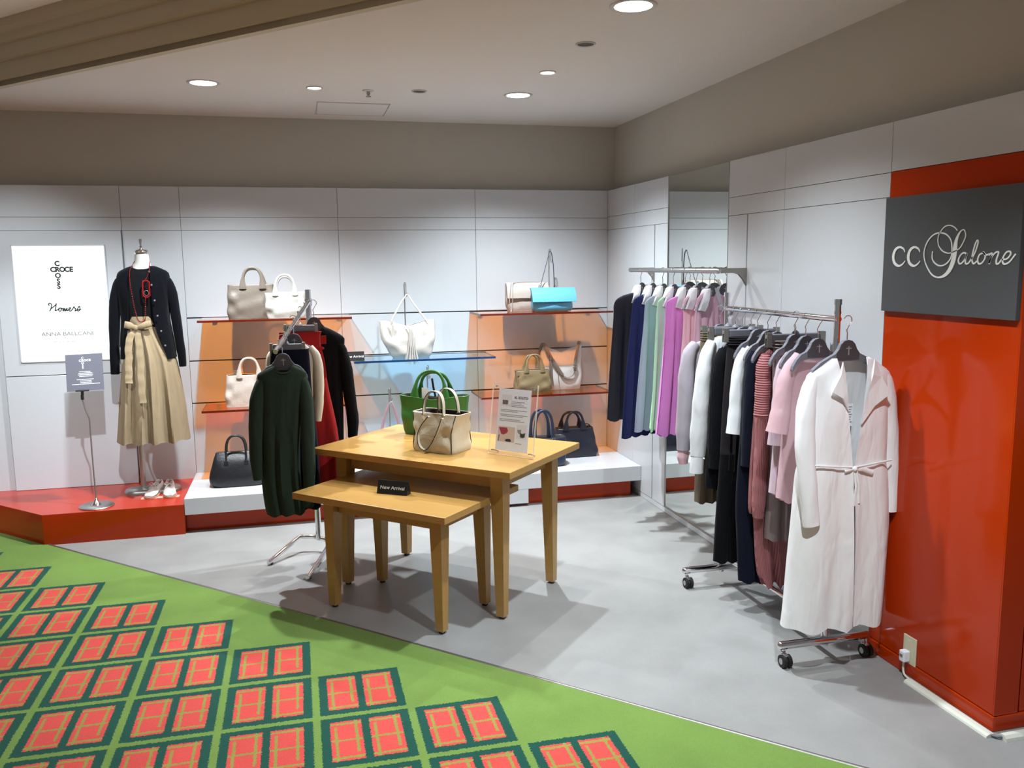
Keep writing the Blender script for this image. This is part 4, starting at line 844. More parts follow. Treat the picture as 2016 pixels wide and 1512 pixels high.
mb = MB(); sleeve(mb, [(0.118, 0, 1.605), (0.140, 0, 1.572), (0.162, -0.004, 1.50), (0.180, -0.012, 1.36), (0.194, -0.02, 1.19), (0.204, -0.024, 1.09), (0.206, -0.026, 1.018)], [0.012, 0.026, 0.034, 0.032, 0.028, 0.026, 0.022], [0.02, 0.036, 0.042, 0.040, 0.036, 0.032, 0.028], seed=2.2); g.part('sleeve', mb, M['navyknit'])
for x, z, y in [(-0.889, 1.627, -0.080), (-0.876, 1.544, -0.107), (-0.863, 1.448, -0.112), (-0.853, 1.352, -0.110), (-0.837, 1.256, -0.112), (-0.818, 1.165, -0.118)]:
    mb = MB(); mb.tube([(x-MX, y-0.002, z), (x-MX, y-0.005, z)], [0.006, 0.005], 12, up=(0, 0, 1)); g.part('button', mb, M['hanger'])
M['skirtcloth'] = cloth('beige_cotton_twill', rgb(146, 128, 102), bump=(600, 0.2))
g = Garment('skirt', 'long flared beige skirt with tied sash bow on the mannequin', 'skirt', MX, MY, 0.52)
mb = MB(); body(mb, [(1.345, -0.104, 0.064, 0.088), (1.30, -0.106, 0.066, 0.090), (1.24, -0.116, 0.084, 0.098), (1.15, -0.136, 0.130, 0.112), (1.06, -0.158, 0.168, 0.124), (0.92, -0.178, 0.190, 0.138), (0.77, -0.198, 0.206, 0.150), (0.66, -0.210, 0.211, 0.158), (0.545, -0.224, 0.220, 0.166)], fold=(4.4, 0.030), ph=0.9, m=40, n=120, p=2.2, hem=0.006); g.part('body', mb, M['skirtcloth'])
mb = MB(); mb.loft([[(-0.02+hx*math.cos(2*PI*k/36), hy*math.sin(2*PI*k/36), z) for k in range(36)] for z, hx, hy in [(1.348, 0.084, 0.092), (1.348, 0.090, 0.096), (1.295, 0.094, 0.099), (1.295, 0.088, 0.094)]], True, False, False); g.part('waistband', mb, M['skirtcloth'])
mb = MB()
mb.tube(resample([(-0.042, -0.112, 1.280), (-0.066, -0.118, 1.290), (-0.090, -0.116, 1.298), (-0.108, -0.112, 1.302)], 12), [(0.007+0.016*math.sin(PI*min(1, k/8)*0.62), 0.005+0.006*math.sin(PI*k/11)) for k in range(12)], 12)
mb.tube(resample([(-0.042, -0.112, 1.280), (-0.010, -0.120, 1.288), (0.022, -0.118, 1.300), (0.046, -0.110, 1.306)], 12), [(0.007+0.013*math.sin(PI*min(1, k/8)*0.62), 0.005+0.006*math.sin(PI*k/11)) for k in range(12)], 12)
mb.ball((-0.045, -0.114, 1.280), 0.019, 8, sq=(0.9, 0.7, 1.05)); g.part('sash_bow', mb, M['skirtcloth'])
for pth, w in (([(-0.055, -0.112, 1.262), (-0.086, -0.125, 1.20), (-0.092, -0.142, 1.10), (-0.095, -0.160, 1.0), (-0.097, -0.172, 0.94)], 0.021), ([(-0.035, -0.112, 1.262), (-0.030, -0.130, 1.18), (-0.025, -0.150, 1.06), (-0.024, -0.175, 0.93), (-0.020, -0.190, 0.815)], 0.020)):
    R = resample(pth, 26); mb = MB(); mb.tube([(x+0.002*math.sin(k*1.1), y+0.002*math.sin(k*1.7), z) for k, (x, y, z) in enumerate(R)], [(w*(0.6+0.4*min(1, k/4)), 0.0025) for k in range(26)], 8); g.part('sash_tail', mb, M['skirtcloth'])
# beaded necklace with a red rectangular pendant link
M['bead'] = mat('red_bead', rgb(120, 24, 24), rough=0.15); M['bead_dark'] = mat('dark_bead', rgb(60, 30, 34), rough=0.2); M['redglass'] = mat('red_plastic_link', rgb(140, 16, 20), rough=0.12)
t = thing('necklace', 'long red bead necklace with a red oblong link on the mannequin', 'necklace', (MX, MY, 1.32))
NL = resample([(-0.045, 0.01, 1.69), (-0.052, -0.058, 1.660), (-0.060, -0.086, 1.63), (-0.061, -0.104, 1.58), (-0.056, -0.113, 1.52), (-0.047, -0.116, 1.44), (-0.038, -0.112, 1.37), (-0.026, -0.110, 1.325), (0.0, -0.110, 1.318), (0.014, -0.112, 1.335), (0.020, -0.114, 1.40), (0.026, -0.117, 1.465)], 66)
NR = resample([(0.030, -0.116, 1.572), (0.044, -0.106, 1.60), (0.054, -0.088, 1.638), (0.052, -0.058, 1.664), (0.045, 0.01, 1.69)], 20)
sd = MB(); sd.tube([(x, y, z-1.32) for x, y, z in NL], 0.0012, 6); sd.tube([(x, y, z-1.32) for x, y, z in NR], 0.0012, 6); sd.build('cord', M['bead_dark'], t)
bd = MB(); bd.ball((0, 0, 0), 1.0, 5); proto = bd.build('bead', M['bead'], t); first = True
for k, (x, y, z) in enumerate(NL+NR):
    o = proto if first else proto.copy()
    if not first: COL.objects.link(o); o.parent = t
    first = False
    s = 0.0030 if k < 14 or k >= len(NL) else 0.0038
    o.location = (x, y-0.002, z-1.32); o.scale = (s, s, s)
mb = MB(); mb.tube([(0.030+dx, -0.118, 1.519+dz-1.32) for dx, dz in ((-0.008, -0.05), (0.010, -0.05), (0.022, -0.04), (0.022, 0.045), (0.010, 0.052), (-0.010, 0.052), (-0.016, 0.04), (-0.018, -0.04))], [(0.0042, 0.003)]*8, 8, closed=True); mb.build('oblong_link', M['redglass'], t)
mb = MB(); mb.tube([(0.032+0.014*math.cos(a), -0.119, 1.495-1.32+0.016*math.sin(a)) for a in [2*PI*k/14 for k in range(14)]], 0.0022, 8, closed=True); mb.build('ring_link', M['chrome'], t)
# ------------------------------------------------------------------ leather goods
L_ = dict(taupe=(124, 114, 104), white=(190, 188, 182), cream=(206, 193, 183), black=(26, 27, 32), greige=(178, 166, 158), blue=(96, 170, 206), olive=(126, 108, 78), silver=(196, 190, 188),
          navy=(20, 22, 36), denim=(32, 42, 64), ivory=(190, 186, 180), green=(50, 108, 42), ecru=(206, 197, 176), strapt=(112, 100, 90), rosest=(150, 120, 128))
for k, v in L_.items(): M['l_'+k] = leather('%s_leather' % k, rgb(*v))
M['lining'] = mat('dark_bag_lining', rgb(66, 58, 54), rough=0.9); M['piping'] = mat('black_edge_paint', rgb(30, 28, 30), rough=0.5)
def bag_shell(mb, rows, n=52, p=5.0, m=22, dip=0.0, wr=0.004, seed=0.0, sag=0.0, open_top=True, mi_in=1, floor=0.02):
    """hollow bag: rows=(z, half_width, half_depth, x, y) bottom to top; outer skin, rolled rim, inner skin"""
    R = resample(rows, m); z0, z1 = rows[0][0], rows[-1][0]; out = []
    for i, (z, hw, hd, cx, cy) in enumerate(R):
        f = (z-z0)/(z1-z0); rg = []
        for k in range(n):
            a = 2*PI*k/n; cx_, sy_ = spow(math.cos(a), 2/p), spow(math.sin(a), 2/p)
            w = wr*(math.sin(7*cx_+9*f+seed)+0.7*math.sin(4.3*cx_-13*f+2*seed+sy_*2))*math.sin(PI*min(1, f*1.1))
            x = cx+(hw+w*0.4)*cx_; y = cy+(hd+w)*sy_
            zz = z-dip*max(0, 1-abs(cx_)*1.15)**1.2*f**3 - sag*math.sin(PI*f)*0.0
            rg.append((x, y, zz))
        out.append(rg)
    c0 = (R[0][3], R[0][4]); b0 = [(c0[0]+(x-c0[0])*0.9, c0[1]+(y-c0[1])*0.9, z-0.0) for x, y, z in out[0]]
    mb.loft([b0]+out, True, True, False, 0)
    if open_top:
        T = out[-1]; cx, cy = R[-1][3], R[-1][4]; k1 = lambda q, s, dz: (cx+(q[0]-cx)*(1-s/rows[-1][1]), cy+(q[1]-cy)*(1-s/max(0.012, rows[-1][2])), q[2]+dz)
        mb.loft([T, [k1(q, 0.0025, 0.0015) for q in T], [k1(q, 0.005, -0.001) for q in T]], True, False, False, 0)
        T2 = [k1(q, 0.005, -0.001) for q in T]; inn = [T2]
        for i in range(m-3, 0, -3):
            cx2, cy2, hw2, hd2 = R[i][3], R[i][4], R[i][1], R[i][2]
            inn.append([(cx2+(x-cx2)*(1-0.007/hw2), cy2+(y-cy2)*max(0.3, 1-0.007/hd2), z) for x, y, z in out[i]])
        mb.loft(inn, True, False, True, mi_in)
    else: mb.loft([out[-1]], True, False, True) if False else mb.add(out[-1], [tuple(range(n))], 0, True)
    return mb
def arch(x0, x1, zb, zt, y, n=22, flat=0.0, yt=None):
    """points of a tote handle from foot to foot"""
    cx, a = (x0+x1)/2, (x1-x0)/2; pts = []; yt = y if yt is None else yt
    for k in range(n):
        u = k/(n-1); th = PI*(1-u); s = math.sin(th)
        x = cx+a*spow(math.cos(th), 0.8); z = zb+(zt-zb)*s**0.72
        pts.append((x, lerp(y, yt, s), z))
    return pts
def flare(n, thin, foot, t, ft=0.5): return [((thin+(foot-thin)*max(0, 1-min(k, n-1-k)/(n*0.16))**1.5), t) for k in range(n)]
def tote(name, label, loc, rz, rows, mk, handles, group=None, p=5.0, dip=0.0, wr=0.004, seed=0.0, hm=None, base=None, cat='handbag'):
    t = thing(name, label, cat, loc, rz, group)
    bag_shell(MB(), rows, p=p, dip=dip, wr=wr, seed=seed).build('body', [M[mk], M['lining']], t) if False else None
    mb = MB(); bag_shell(mb, rows, p=p, dip=dip, wr=wr, seed=seed); mb.build('body', [M[mk], M['lining']], t)
    for x0, x1, zb, zt, y, thin, foot, th in handles:
        pts = arch(x0, x1, zb, zt, y); mb = MB(); mb.tube(pts, flare(len(pts), thin, foot, th), 10); mb.build('handle', M[hm or mk], t)
    return t
ZS1, ZS2, ZSB, ZPW = 1.310, 0.719, 1.0065, 0.2265
# upper left shelf
t = tote('tote_bag', 'large taupe leather tote standing on the upper left orange shelf', (-0.296, 5.99, ZS1), 0, [(0, 0.150, 0.06, 0, 0), (0.06, 0.157, 0.068, 0, 0), (0.15, 0.150, 0.06, 0, 0), (0.222, 0.146, 0.05, 0, 0)], 'l_taupe',
         [(-0.048, 0.078, 0.195, 0.334, -0.058, 0.009, 0.024, 0.006), (-0.055, 0.084, 0.195, 0.326, 0.055, 0.009, 0.022, 0.006)], wr=0.007, seed=1.2)
t = tote('tote_bag', 'smaller white leather tote in front of the taupe tote on the upper left shelf', (-0.072, 5.915, ZS1), 0, [(0, 0.122, 0.05, 0, 0), (0.05, 0.134, 0.058, 0, 0), (0.11, 0.130, 0.052, 0, 0), (0.168, 0.136, 0.046, 0, 0)], 'l_white',
         [(-0.066, 0.061, 0.148, 0.284, -0.050, 0.008, 0.020, 0.006), (-0.060, 0.056, 0.148, 0.270, 0.050, 0.008, 0.02, 0.006)], wr=0.006, seed=3.1)
# lower left shelf
t = tote('tote_bag', 'cream tote on the lower left orange shelf behind the green sweater', (-0.375, 5.985, ZS2), 0, [(0, 0.118, 0.05, 0, 0), (0.08, 0.120, 0.055, 0, 0), (0.212, 0.106, 0.045, 0, 0)], 'l_cream',
         [(-0.022, 0.105, 0.195, 0.327, -0.052, 0.008, 0.022, 0.006), (-0.018, 0.100, 0.195, 0.318, 0.05, 0.008, 0.022, 0.006)], wr=0.005, seed=5.5)
mb = MB(); mb.box((-0.047, -0.02, 0.228), (0.02, 0.004, 0.03), bev=0.001); mb.build('charm', M['strapt'] if 'strapt' in M else M['l_strapt'], t)
# white platform, left: black bag
t = tote('handbag', 'black structured leather handbag on the left end of the white platform', (-0.425, 5.79, ZPW), 0, [(0, 0.160, 0.075, 0, 0), (0.03, 0.182, 0.085, 0, 0), (0.08, 0.180, 0.083, 0, 0), (0.16, 0.158, 0.055, 0, 0), (0.205, 0.142, 0.022, 0, 0), (0.220, 0.136, 0.010, 0, 0)], 'l_black', [], wr=0.002, p=4)
for yy, zz in ((-0.06, 0.335), (0.05, 0.32)):
    pts = arch(-0.070, 0.055, 0.21, zz, yy*0.6); pts = [(-0.070, yy, 0.165)]+pts+[(0.055, yy, 0.165)]; pts = [(x, yy*0.75 if 0 < k < len(pts)-1 else yy*1.0, z) for k, (x, y, z) in enumerate(pts)]
    mb = MB(); mb.tube(pts, 0.0068, 10); h_ = mb.build('handle', M['l_black'], t)
    if yy < 0:
        for x in (-0.070, 0.055): mb = MB(); mb.box((x, -0.062, 0.158), (0.026, 0.006, 0.030), bev=0.002); mb.build('handle_tab', M['l_black'], h_)
mb = MB(); mb.tube([(-0.134, 0, 0.221), (0.134, 0, 0.221)], [(0.004, 0.010)]*2, 8); mb.build('zip_top', M['l_black'], t)
# upper right shelf: greige satchel and blue clutch, strap on a hook rod
t = thing('shoulder_bag', 'greige flap shoulder bag behind the blue clutch on the upper right shelf', 'handbag', (1.617, 6.03, 1.306)); 
mb = MB(); bag_shell(mb, [(0, 0.140, 0.03, 0, 0), (0.05, 0.155, 0.045, 0, 0), (0.14, 0.158, 0.036, 0, 0), (0.200, 0.158, 0.018, 0, 0)], wr=0.003, p=4, open_top=False); mb.build('body', M['l_greige'], t)
mb = MB(); mb.loft([[(x, y, z) for y, z in ((0.0, 0.208), (-0.024, 0.204), (-0.044, 0.18), (-0.056, 0.13), (-0.060, 0.098), (-0.056, 0.098), (-0.050, 0.13), (-0.038, 0.175), (-0.02, 0.196), (0.0, 0.200))] for x in (-0.156, -0.1, 0, 0.1, 0.158)], True, True, True); mb.build('flap', M['l_greige'], t)
mb = MB(); mb.tube(resample([(-0.120, -0.03, 0.206), (-0.128, -0.052, 0.19), (-0.138, -0.07, 0.13), (-0.150, -0.085, 0.06), (-0.146, -0.098, 0.008), (-0.138, -0.100, 0.008), (-0.128, -0.088, 0.05), (-0.120, -0.075, 0.12), (-0.112, -0.05, 0.19), (-0.09, -0.02, 0.21), (0.0, 0.0, 0.212), (0.10, 0.0, 0.210)], 44), [(0.002, 0.007)]*44, 8); mb.build('wrist_strap', M['l_greige'], t)
t = thing('clutch_bag', 'sky blue fold-over clutch on the upper right orange shelf', 'handbag', (1.779, 5.925, 1.306))
mb = MB(); bag_shell(mb, [(0, 0.120, 0.020, 0, 0.0), (0.018, 0.146, 0.046, 0, 0), (0.05, 0.150, 0.052, 0, 0), (0.08, 0.150, 0.044, 0, 0), (0.165, 0.158, 0.014, 0, 0.006)], wr=0.003, p=4, open_top=False); mb.build('body', M['l_blue'], t)
mb = MB(); mb.loft([[(x, y, z) for y, z in ((0.016, 0.160), (0.012, 0.171), (-0.012, 0.172), (-0.036, 0.150), (-0.060, 0.110), (-0.068, 0.072), (-0.064, 0.071), (-0.055, 0.108), (-0.032, 0.142), (-0.010, 0.163))] for x in (-0.161, -0.155, -0.05, 0.05, 0.160, 0.166)], True, True, True); mb.build('flap', M['l_blue'], t)
mb = MB(); mb.box((0.0, 0.01, 0.01), (0.29, 0.03, 0.016), bev=0.004); mb.build('gusset', M['l_strapt'], t)
S1 = resample([(-0.085, 0.02, 0.165), (-0.070, 0.03, 0.205), (-0.050, 0.035, 0.27), (-0.020, 0.04, 0.37), (-0.004, 0.042, 0.425), (0.004, 0.042, 0.428), (0.014, 0.04, 0.40), (0.022, 0.036, 0.33), (0.025, 0.03, 0.24), (0.026, 0.02, 0.165)], 40)
mb = MB(); mb.tube(S1, [(0.0018, 0.004 if k < 18 else 0.009) for k in range(40)], 8); s_ = mb.build('shoulder_strap', M['l_denim'], t); s_['label'] = 'blue grey strap looped over the hook rod'
mb = MB(); mb.tube([(0.026+0.009*math.cos(a), 0.012, 0.176+0.009*math.sin(a)) for a in [2*PI*k/12 for k in range(12)]], 0.0022, 6, closed=True); mb.build('ring', M['chrome'], s_)
mb = MB(); mb.tube([(-0.086+0.009*math.cos(a), 0.012, 0.178+0.009*math.sin(a)) for a in [2*PI*k/12 for k in range(12)]], 0.0026, 6, closed=True); mb.ball((-0.08, 0.008, 0.19), 0.010, 6); mb.build('clasp', M['chrome'], s_)
def hook_rod(label, x, y, zb, zt, s=1.0):
    t = thing('hook_rod', label, 'display hook', (x, y, zb)); h = zt-zb
    mb = MB(); mb.tube([(0, 0, 0.006), (0, 0, h)], 0.004, 10, up=(1, 0, 0)); mb.build('rod', M['satin'], t)
    mb = MB(); mb.tube(resample([(0, 0, h-0.002), (0.002, -0.006, h+0.008), (0.008, -0.012, h+0.004), (0.010, -0.013, h-0.03), (0.010, -0.012, h-0.075), (0.012, -0.016, h-0.088), (0.016, -0.024, h-0.084), (0.017, -0.027, h-0.062)], 26), 0.0032, 8, up=(1, 0, 0)); mb.build('hook', M['chrome'], t)
    mb = MB(); mb.lathe([(0.03, 0), (0.03, 0.004), (0.008, 0.010)], 20); mb.build('base_disc', M['satin'], t)
    return t
hook_rod('tall thin metal hook rod holding the blue clutch strap on the upper right shelf', 1.786, 6.02, 1.306, 1.742)
# lower right shelf: olive tote and silver bag
t = tote('tote_bag', 'small olive leather tote on the lower right orange shelf', (1.628, 5.925, ZS2-0.001), 0, [(0, 0.126, 0.045, 0, 0), (0.05, 0.138, 0.055, 0, 0), (0.13, 0.124, 0.048, 0, 0), (0.170, 0.130, 0.040, 0, 0)], 'l_olive',
         [(-0.055, 0.066, 0.155, 0.284, -0.046, 0.007, 0.020, 0.006), (-0.050, 0.060, 0.155, 0.272, 0.044, 0.007, 0.02, 0.006)], wr=0.005, seed=2.2)
mb = MB(); mb.box((-0.120, -0.046, 0.150), (0.024, 0.004, 0.03), bev=0.001); mb.tube([(-0.128, -0.046, 0.14), (-0.124, -0.05, 0.11), (-0.126, -0.05, 0.08)], 0.003, 6); mb.build('side_tie', M['l_olive'], t)
t = thing('shoulder_bag', 'silvery white slouch shoulder bag with wide taupe strap on the lower right shelf', 'handbag', (1.885, 6.06, ZS2-0.001))
mb = MB(); bag_shell(mb, [(0, 0.145, 0.04, 0, 0), (0.05, 0.154, 0.052, 0, 0), (0.16, 0.156, 0.044, 0, 0), (0.26, 0.160, 0.022, 0, 0.0), (0.325, 0.162, 0.012, 0, 0.0)], wr=0.005, p=4, dip=0.05, seed=4); mb.build('body', [M['l_silver'], M['lining']], t)
SW = resample([(-0.158, 0.0, 0.25), (-0.160, -0.01, 0.30), (-0.150, -0.02, 0.338), (-0.130, -0.028, 0.335), (-0.112, -0.045, 0.29), (-0.085, -0.055, 0.235), (-0.050, -0.062, 0.18), (-0.010, -0.066, 0.118), (0.025, -0.066, 0.095), (0.062, -0.066, 0.098), (0.084, -0.066, 0.125), (0.090, -0.064, 0.19), (0.105, -0.058, 0.26), (0.122, -0.04, 0.315), (0.136, -0.015, 0.345), (0.150, 0.0, 0.335)], 60)
mb = MB(); mb.tube(SW, [(0.0022 if 28 < k < 44 else 0.012, 0.010 if 28 < k < 44 else 0.003) for k in range(60)], 8); s_ = mb.build('wide_strap', M['l_strapt'], t); s_['label'] = 'wide taupe adjustable strap'
for z in (0.165, 0.185): mb = MB(); mb.box((0.090, -0.068, z), (0.030, 0.008, 0.012), bev=0.002); mb.build('strap_keeper', M['l_strapt'], s_)
mb = MB(); mb.tube([(0.088+0.009*math.cos(a), -0.070, 0.148+0.009*math.sin(a)) for a in [2*PI*k/12 for k in range(12)]], 0.0025, 6, closed=True); mb.build('buckle_ring', M['chrome'], s_)
def tassel(t, x, y, z, n, L, spread, mk, w=0.0035):
    for k in range(n):
        u = (k/(n-1)-0.5)*2; dx = spread*u+0.004*math.sin(3.1*k); yy = y-0.004*((k*7) % 3)
        mb = MB(); mb.tube([(x+dx*0.15, yy, z), (x+dx*0.5+0.002*math.sin(k*2), yy-0.002, z-L*0.45), (x+dx+0.003*math.sin(k*5), yy, z-L*(0.92+0.08*math.sin(k*2.3)))], [(w*0.8, 0.002), (w, 0.002), (w, 0.0015)], 6); mb.build('fringe', M[mk], t)
tg = bpy.data.objects.new('tassel', None); tg.parent = t; COL.objects.link(tg)
tassel(tg, -0.098, -0.062, 0.245, 9, 0.235, 0.020, 'l_strapt'); mb = MB(); mb.lathe([(0.004, 0.02), (0.010, 0.01), (0.012, -0.012), (0.010, -0.02)], 12, (-0.098, -0.064, 0.245)); mb.build('tassel_cap', M['l_strapt'], tg)
mb = MB(); mb.tube([(-0.044, -0.062, 0.18), (-0.040, -0.064, 0.12), (-0.032, -0.064, 0.048)], 0.0028, 6); mb.build('strap_tail', M['l_strapt'], t)
# white platform, right: navy tote and denim tote
t = tote('tote_bag', 'dark navy tote at the right end of the white platform', (1.962, 5.95, ZPW), 0, [(0, 0.150, 0.07, 0, 0), (0.04, 0.166, 0.08, 0, 0), (0.12, 0.152, 0.07, -0.005, 0), (0.215, 0.140, 0.05, -0.01, 0)], 'l_navy',
         [(-0.088, 0.045, 0.205, 0.340, -0.055, 0.009, 0.026, 0.006), (-0.095, 0.050, 0.205, 0.322, 0.05, 0.009, 0.026, 0.006)], wr=0.004, seed=0.4)
mb = MB(); mb.tube([(0.085+0.03*math.cos(a), 0.01, 0.222+0.012*math.sin(a)) for a in [PI*k/10 for k in range(11)]], [(0.004, 0.012)]*11, 8); mb.build('side_loop', M['l_navy'], t)
t = tote('tote_bag', 'blue denim-coloured tote with rolled handle behind the maple table corner', (1.655, 5.72, ZPW), 0, [(0, 0.135, 0.07, 0, 0), (0.04, 0.148, 0.078, 0, 0), (0.205, 0.155, 0.06, 0, 0)], 'l_denim',
         [(-0.085, 0.050, 0.195, 0.402, -0.056, 0.010, 0.016, 0.005), (-0.085, 0.050, 0.195, 0.39, 0.055, 0.010, 0.016, 0.005)], wr=0.003, seed=1.4)
for x in (-0.085, 0.05): mb = MB(); mb.tube([(x+0.010*math.cos(a), -0.066, 0.196+0.010*math.sin(a)) for a in [2*PI*k/12 for k in range(12)]], 0.003, 6, closed=True); mb.build('handle_ring', M['chrome'], t)
# blue shelf: ivory slouch bag with fringe
t = thing('shoulder_bag', 'ivory slouch shoulder bag with long front tassel on the blue shelf', 'handbag', (0.742, 5.955, ZSB))
mb = MB(); bag_shell(mb, [(0, 0.125, 0.055, 0.015, 0), (0.04, 0.152, 0.075, 0.012, 0), (0.12, 0.180, 0.072, 0.0, 0), (0.19, 0.192, 0.052, -0.004, 0), (0.262, 0.193, 0.030, -0.006, 0)], wr=0.006, p=3.6, dip=0.042, seed=2.7, m=28); mb.build('body', [M['l_ivory'], M['lining']], t)
for yy in (-0.028,):
    mb = MB(); R = resample([(-0.112, yy, 0.20), (-0.115, yy-0.006, 0.262), (-0.060, yy+0.01, 0.36), (-0.014, yy+0.03, 0.428), (-0.004, yy+0.034, 0.438), (0.006, yy+0.034, 0.436), (0.045, yy+0.02, 0.37), (0.095, yy+0.004, 0.30), (0.128, yy-0.006, 0.25), (0.150, yy-0.012, 0.17)], 40); mb.tube(R, [(0.0065 if k < 12 or k > 22 else 0.004, 0.0022) for k in range(40)], 8); mb.build('shoulder_strap', M['l_ivory'], t)
tg = bpy.data.objects.new('tassel', None); tg.parent = t; COL.objects.link(tg)
tassel(tg, 0.010, -0.072, 0.205, 15, 0.245, 0.045, 'l_ivory', 0.0042)
mb = MB(); mb.tube([(-0.012, -0.05, 0.226), (0.004, -0.066, 0.215), (0.010, -0.074, 0.185)], [(0.010, 0.004)]*3, 8); mb.build('tassel_cap', M['l_ivory'], tg)
mb = MB(); mb.box((-0.113, -0.062, 0.20), (0.014, 0.003, 0.07), bev=0.001); mb.tube([(-0.122, -0.06, 0.262), (-0.112, -0.066, 0.252), (-0.10, -0.06, 0.262)], 0.003, 6); mb.build('strap_tab', M['l_ivory'], t)
hook_rod('thin metal hook rod holding the ivory bag strap above the blue shelf', 0.727, 5.99, ZSB, 1.520)
# bag hanging from a hook rod behind the table
t = thing('shoulder_bag', 'dark plum shoulder bag with looped strap on the platform behind the tables', 'handbag', (0.600, 5.93, ZPW))
mb = MB(); bag_shell(mb, [(0, 0.10, 0.045, 0, 0), (0.08, 0.115, 0.055, 0, 0), (0.20, 0.095, 0.03, 0, 0)], wr=0.003, p=4); mb.build('body', [M['l_black'], M['lining']], t)
R = resample([(-0.075, -0.02, 0.19), (-0.060, -0.02, 0.32), (-0.026, -0.02, 0.43), (0.0, -0.02, 0.478), (0.024, -0.02, 0.43), (0.052, -0.02, 0.32), (0.072, -0.02, 0.19)], 30)
mb = MB(); mb.tube(R, [(0.010 if abs(k-14.5) > 3 else 0.005, 0.003) for k in range(30)], 8); s_ = mb.build('strap', M['l_rosest'], t); s_['label'] = 'plum and grey webbing strap'
hook_rod('short metal hook rod behind the tables holding the plum bag strap', 0.597, 5.97, ZPW, 0.790)
hook_rod('thin metal hook rod seen behind the green tote handles', 0.872, 5.99, ZPW, 0.935)

# ------------------------------------------------------------------ bags on the maple table
ZT = 0.736
AG = math.radians(-24)
t = tote('tote_bag', 'large green leather tote at the back of the taller maple table', (0.70, 4.555, ZT), AG, [(0, 0.165, 0.045, 0, 0), (0.05, 0.178, 0.060, 0, 0), (0.14, 0.182, 0.058, 0, 0), (0.215, 0.190, 0.058, 0, 0)], 'l_green', [], wr=0.004, seed=3.3, dip=0.02, p=4)
for y, zz, xo in ((-0.052, 0.345, 0.0), (0.052, 0.335, 0.008)):
    pts = arch(-0.098+xo, 0.072+xo, 0.192, zz, y, n=26, yt=y*0.35); mb = MB(); mb.tube(pts, flare(26, 0.0085, 0.028, 0.006), 10); mb.build('handle', M['l_green'], t)
mb = MB(); mb.box((-0.045, -0.03, 0.225), (0.034, 0.002, 0.062)); mb.build('price_tag', M['paper'], t)
mb = MB(); mb.tube([(-0.02, 0.03, 0.30), (-0.01, 0.02, 0.25), (0.0, 0.02, 0.20)], [(0.006, 0.002)]*3, 6); mb.build('zip_pull', M['l_black'], t)
A3 = math.radians(-45)
hw, hd = 0.1225, 0.0915; ex = Vector((0.7071, -0.7071)); ey = Vector((0.7071, 0.7071))
cc = Vector((0.694, 4.0))-ex*hw+ey*hd
t = thing('handbag', 'small cream leather handbag with double handles in front of the green tote', 'handbag', (cc.x, cc.y, ZT), A3)
mb = MB(); bag_shell(mb, [(0, hw, hd, 0, 0), (0.03, hw+0.004, hd+0.003, 0, 0), (0.10, hw-0.002, hd-0.004, 0, 0), (0.15, hw+0.008, hd-0.012, 0, 0), (0.19, hw+0.020, hd-0.022, 0, 0)], wr=0.0055, p=7, seed=1.9, m=26, n=72); mb.build('body', [M['l_ecru'], M['lining']], t)
for sx in (-1, 1):
    for sy in (-1, 1):
        mb = MB(); mb.tube([(sx*(hw*0.915), sy*(hd*0.915), 0.003), (sx*(hw+0.004)*0.915, sy*(hd+0.003)*0.915, 0.03), (sx*(hw-0.002)*0.915, sy*(hd-0.004)*0.915, 0.10), (sx*(hw+0.008)*0.915, sy*(hd-0.012)*0.915, 0.15), (sx*(hw+0.018)*0.915, sy*(hd-0.021)*0.915, 0.186)], 0.0024, 6); mb.build('piping', M['piping'], t)
for y in (-0.066, 0.062):
    pts = arch(-0.060, 0.060, 0.180, 0.300, y, n=24, yt=y*0.8); mb = MB(); mb.tube(pts, [(0.0022, 0.0125)]*24, 10); h_ = mb.build('handle', M['l_ecru'], t)
    for s in (-1, 1):
        mb = MB(); mb.tube([(x, y_+s*0.0125, z) for x, y_, z in pts], 0.0018, 6); mb.build('edge', M['piping'], h_)
    for x in (-0.060, 0.060):
        mb = MB(); mb.tube([(x+0.010*math.cos(a), y-0.004, 0.178+0.010*math.sin(a)) for a in [2*PI*k/12 for k in range(12)]], 0.0026, 6, closed=True); mb.ball((x, y-0.010, 0.160), 0.0045, 5); mb.build('handle_ring', M['gold'], h_)
LP = resample([(-0.010, -0.094, 0.180), (-0.050, -0.100, 0.13), (-0.068, -0.104, 0.085), (-0.062, -0.108, 0.040), (-0.035, -0.110, 0.016), (-0.004, -0.110, 0.024), (0.024, -0.108, 0.06), (0.052, -0.104, 0.115), (0.075, -0.098, 0.178)], 46)
LP = [(x, y, z) for x, y, z in LP]
mb = MB(); mb.tube(LP, [(0.0020, 0.0100)]*46, 10); s_ = mb.build('long_strap', M['l_ecru'], t)
mb = MB(); mb.tube([(x, y-0.010, z) for x, y, z in LP], 0.0024, 6); mb.build('edge', M['piping'], s_)
mb = MB(); mb.tube([(-0.128, -0.060, 0.190), (0.0, -0.064, 0.190), (0.128, -0.060, 0.190)], [(0.003, 0.006)]*3, 8); mb.build('rim', M['l_ecru'], t)
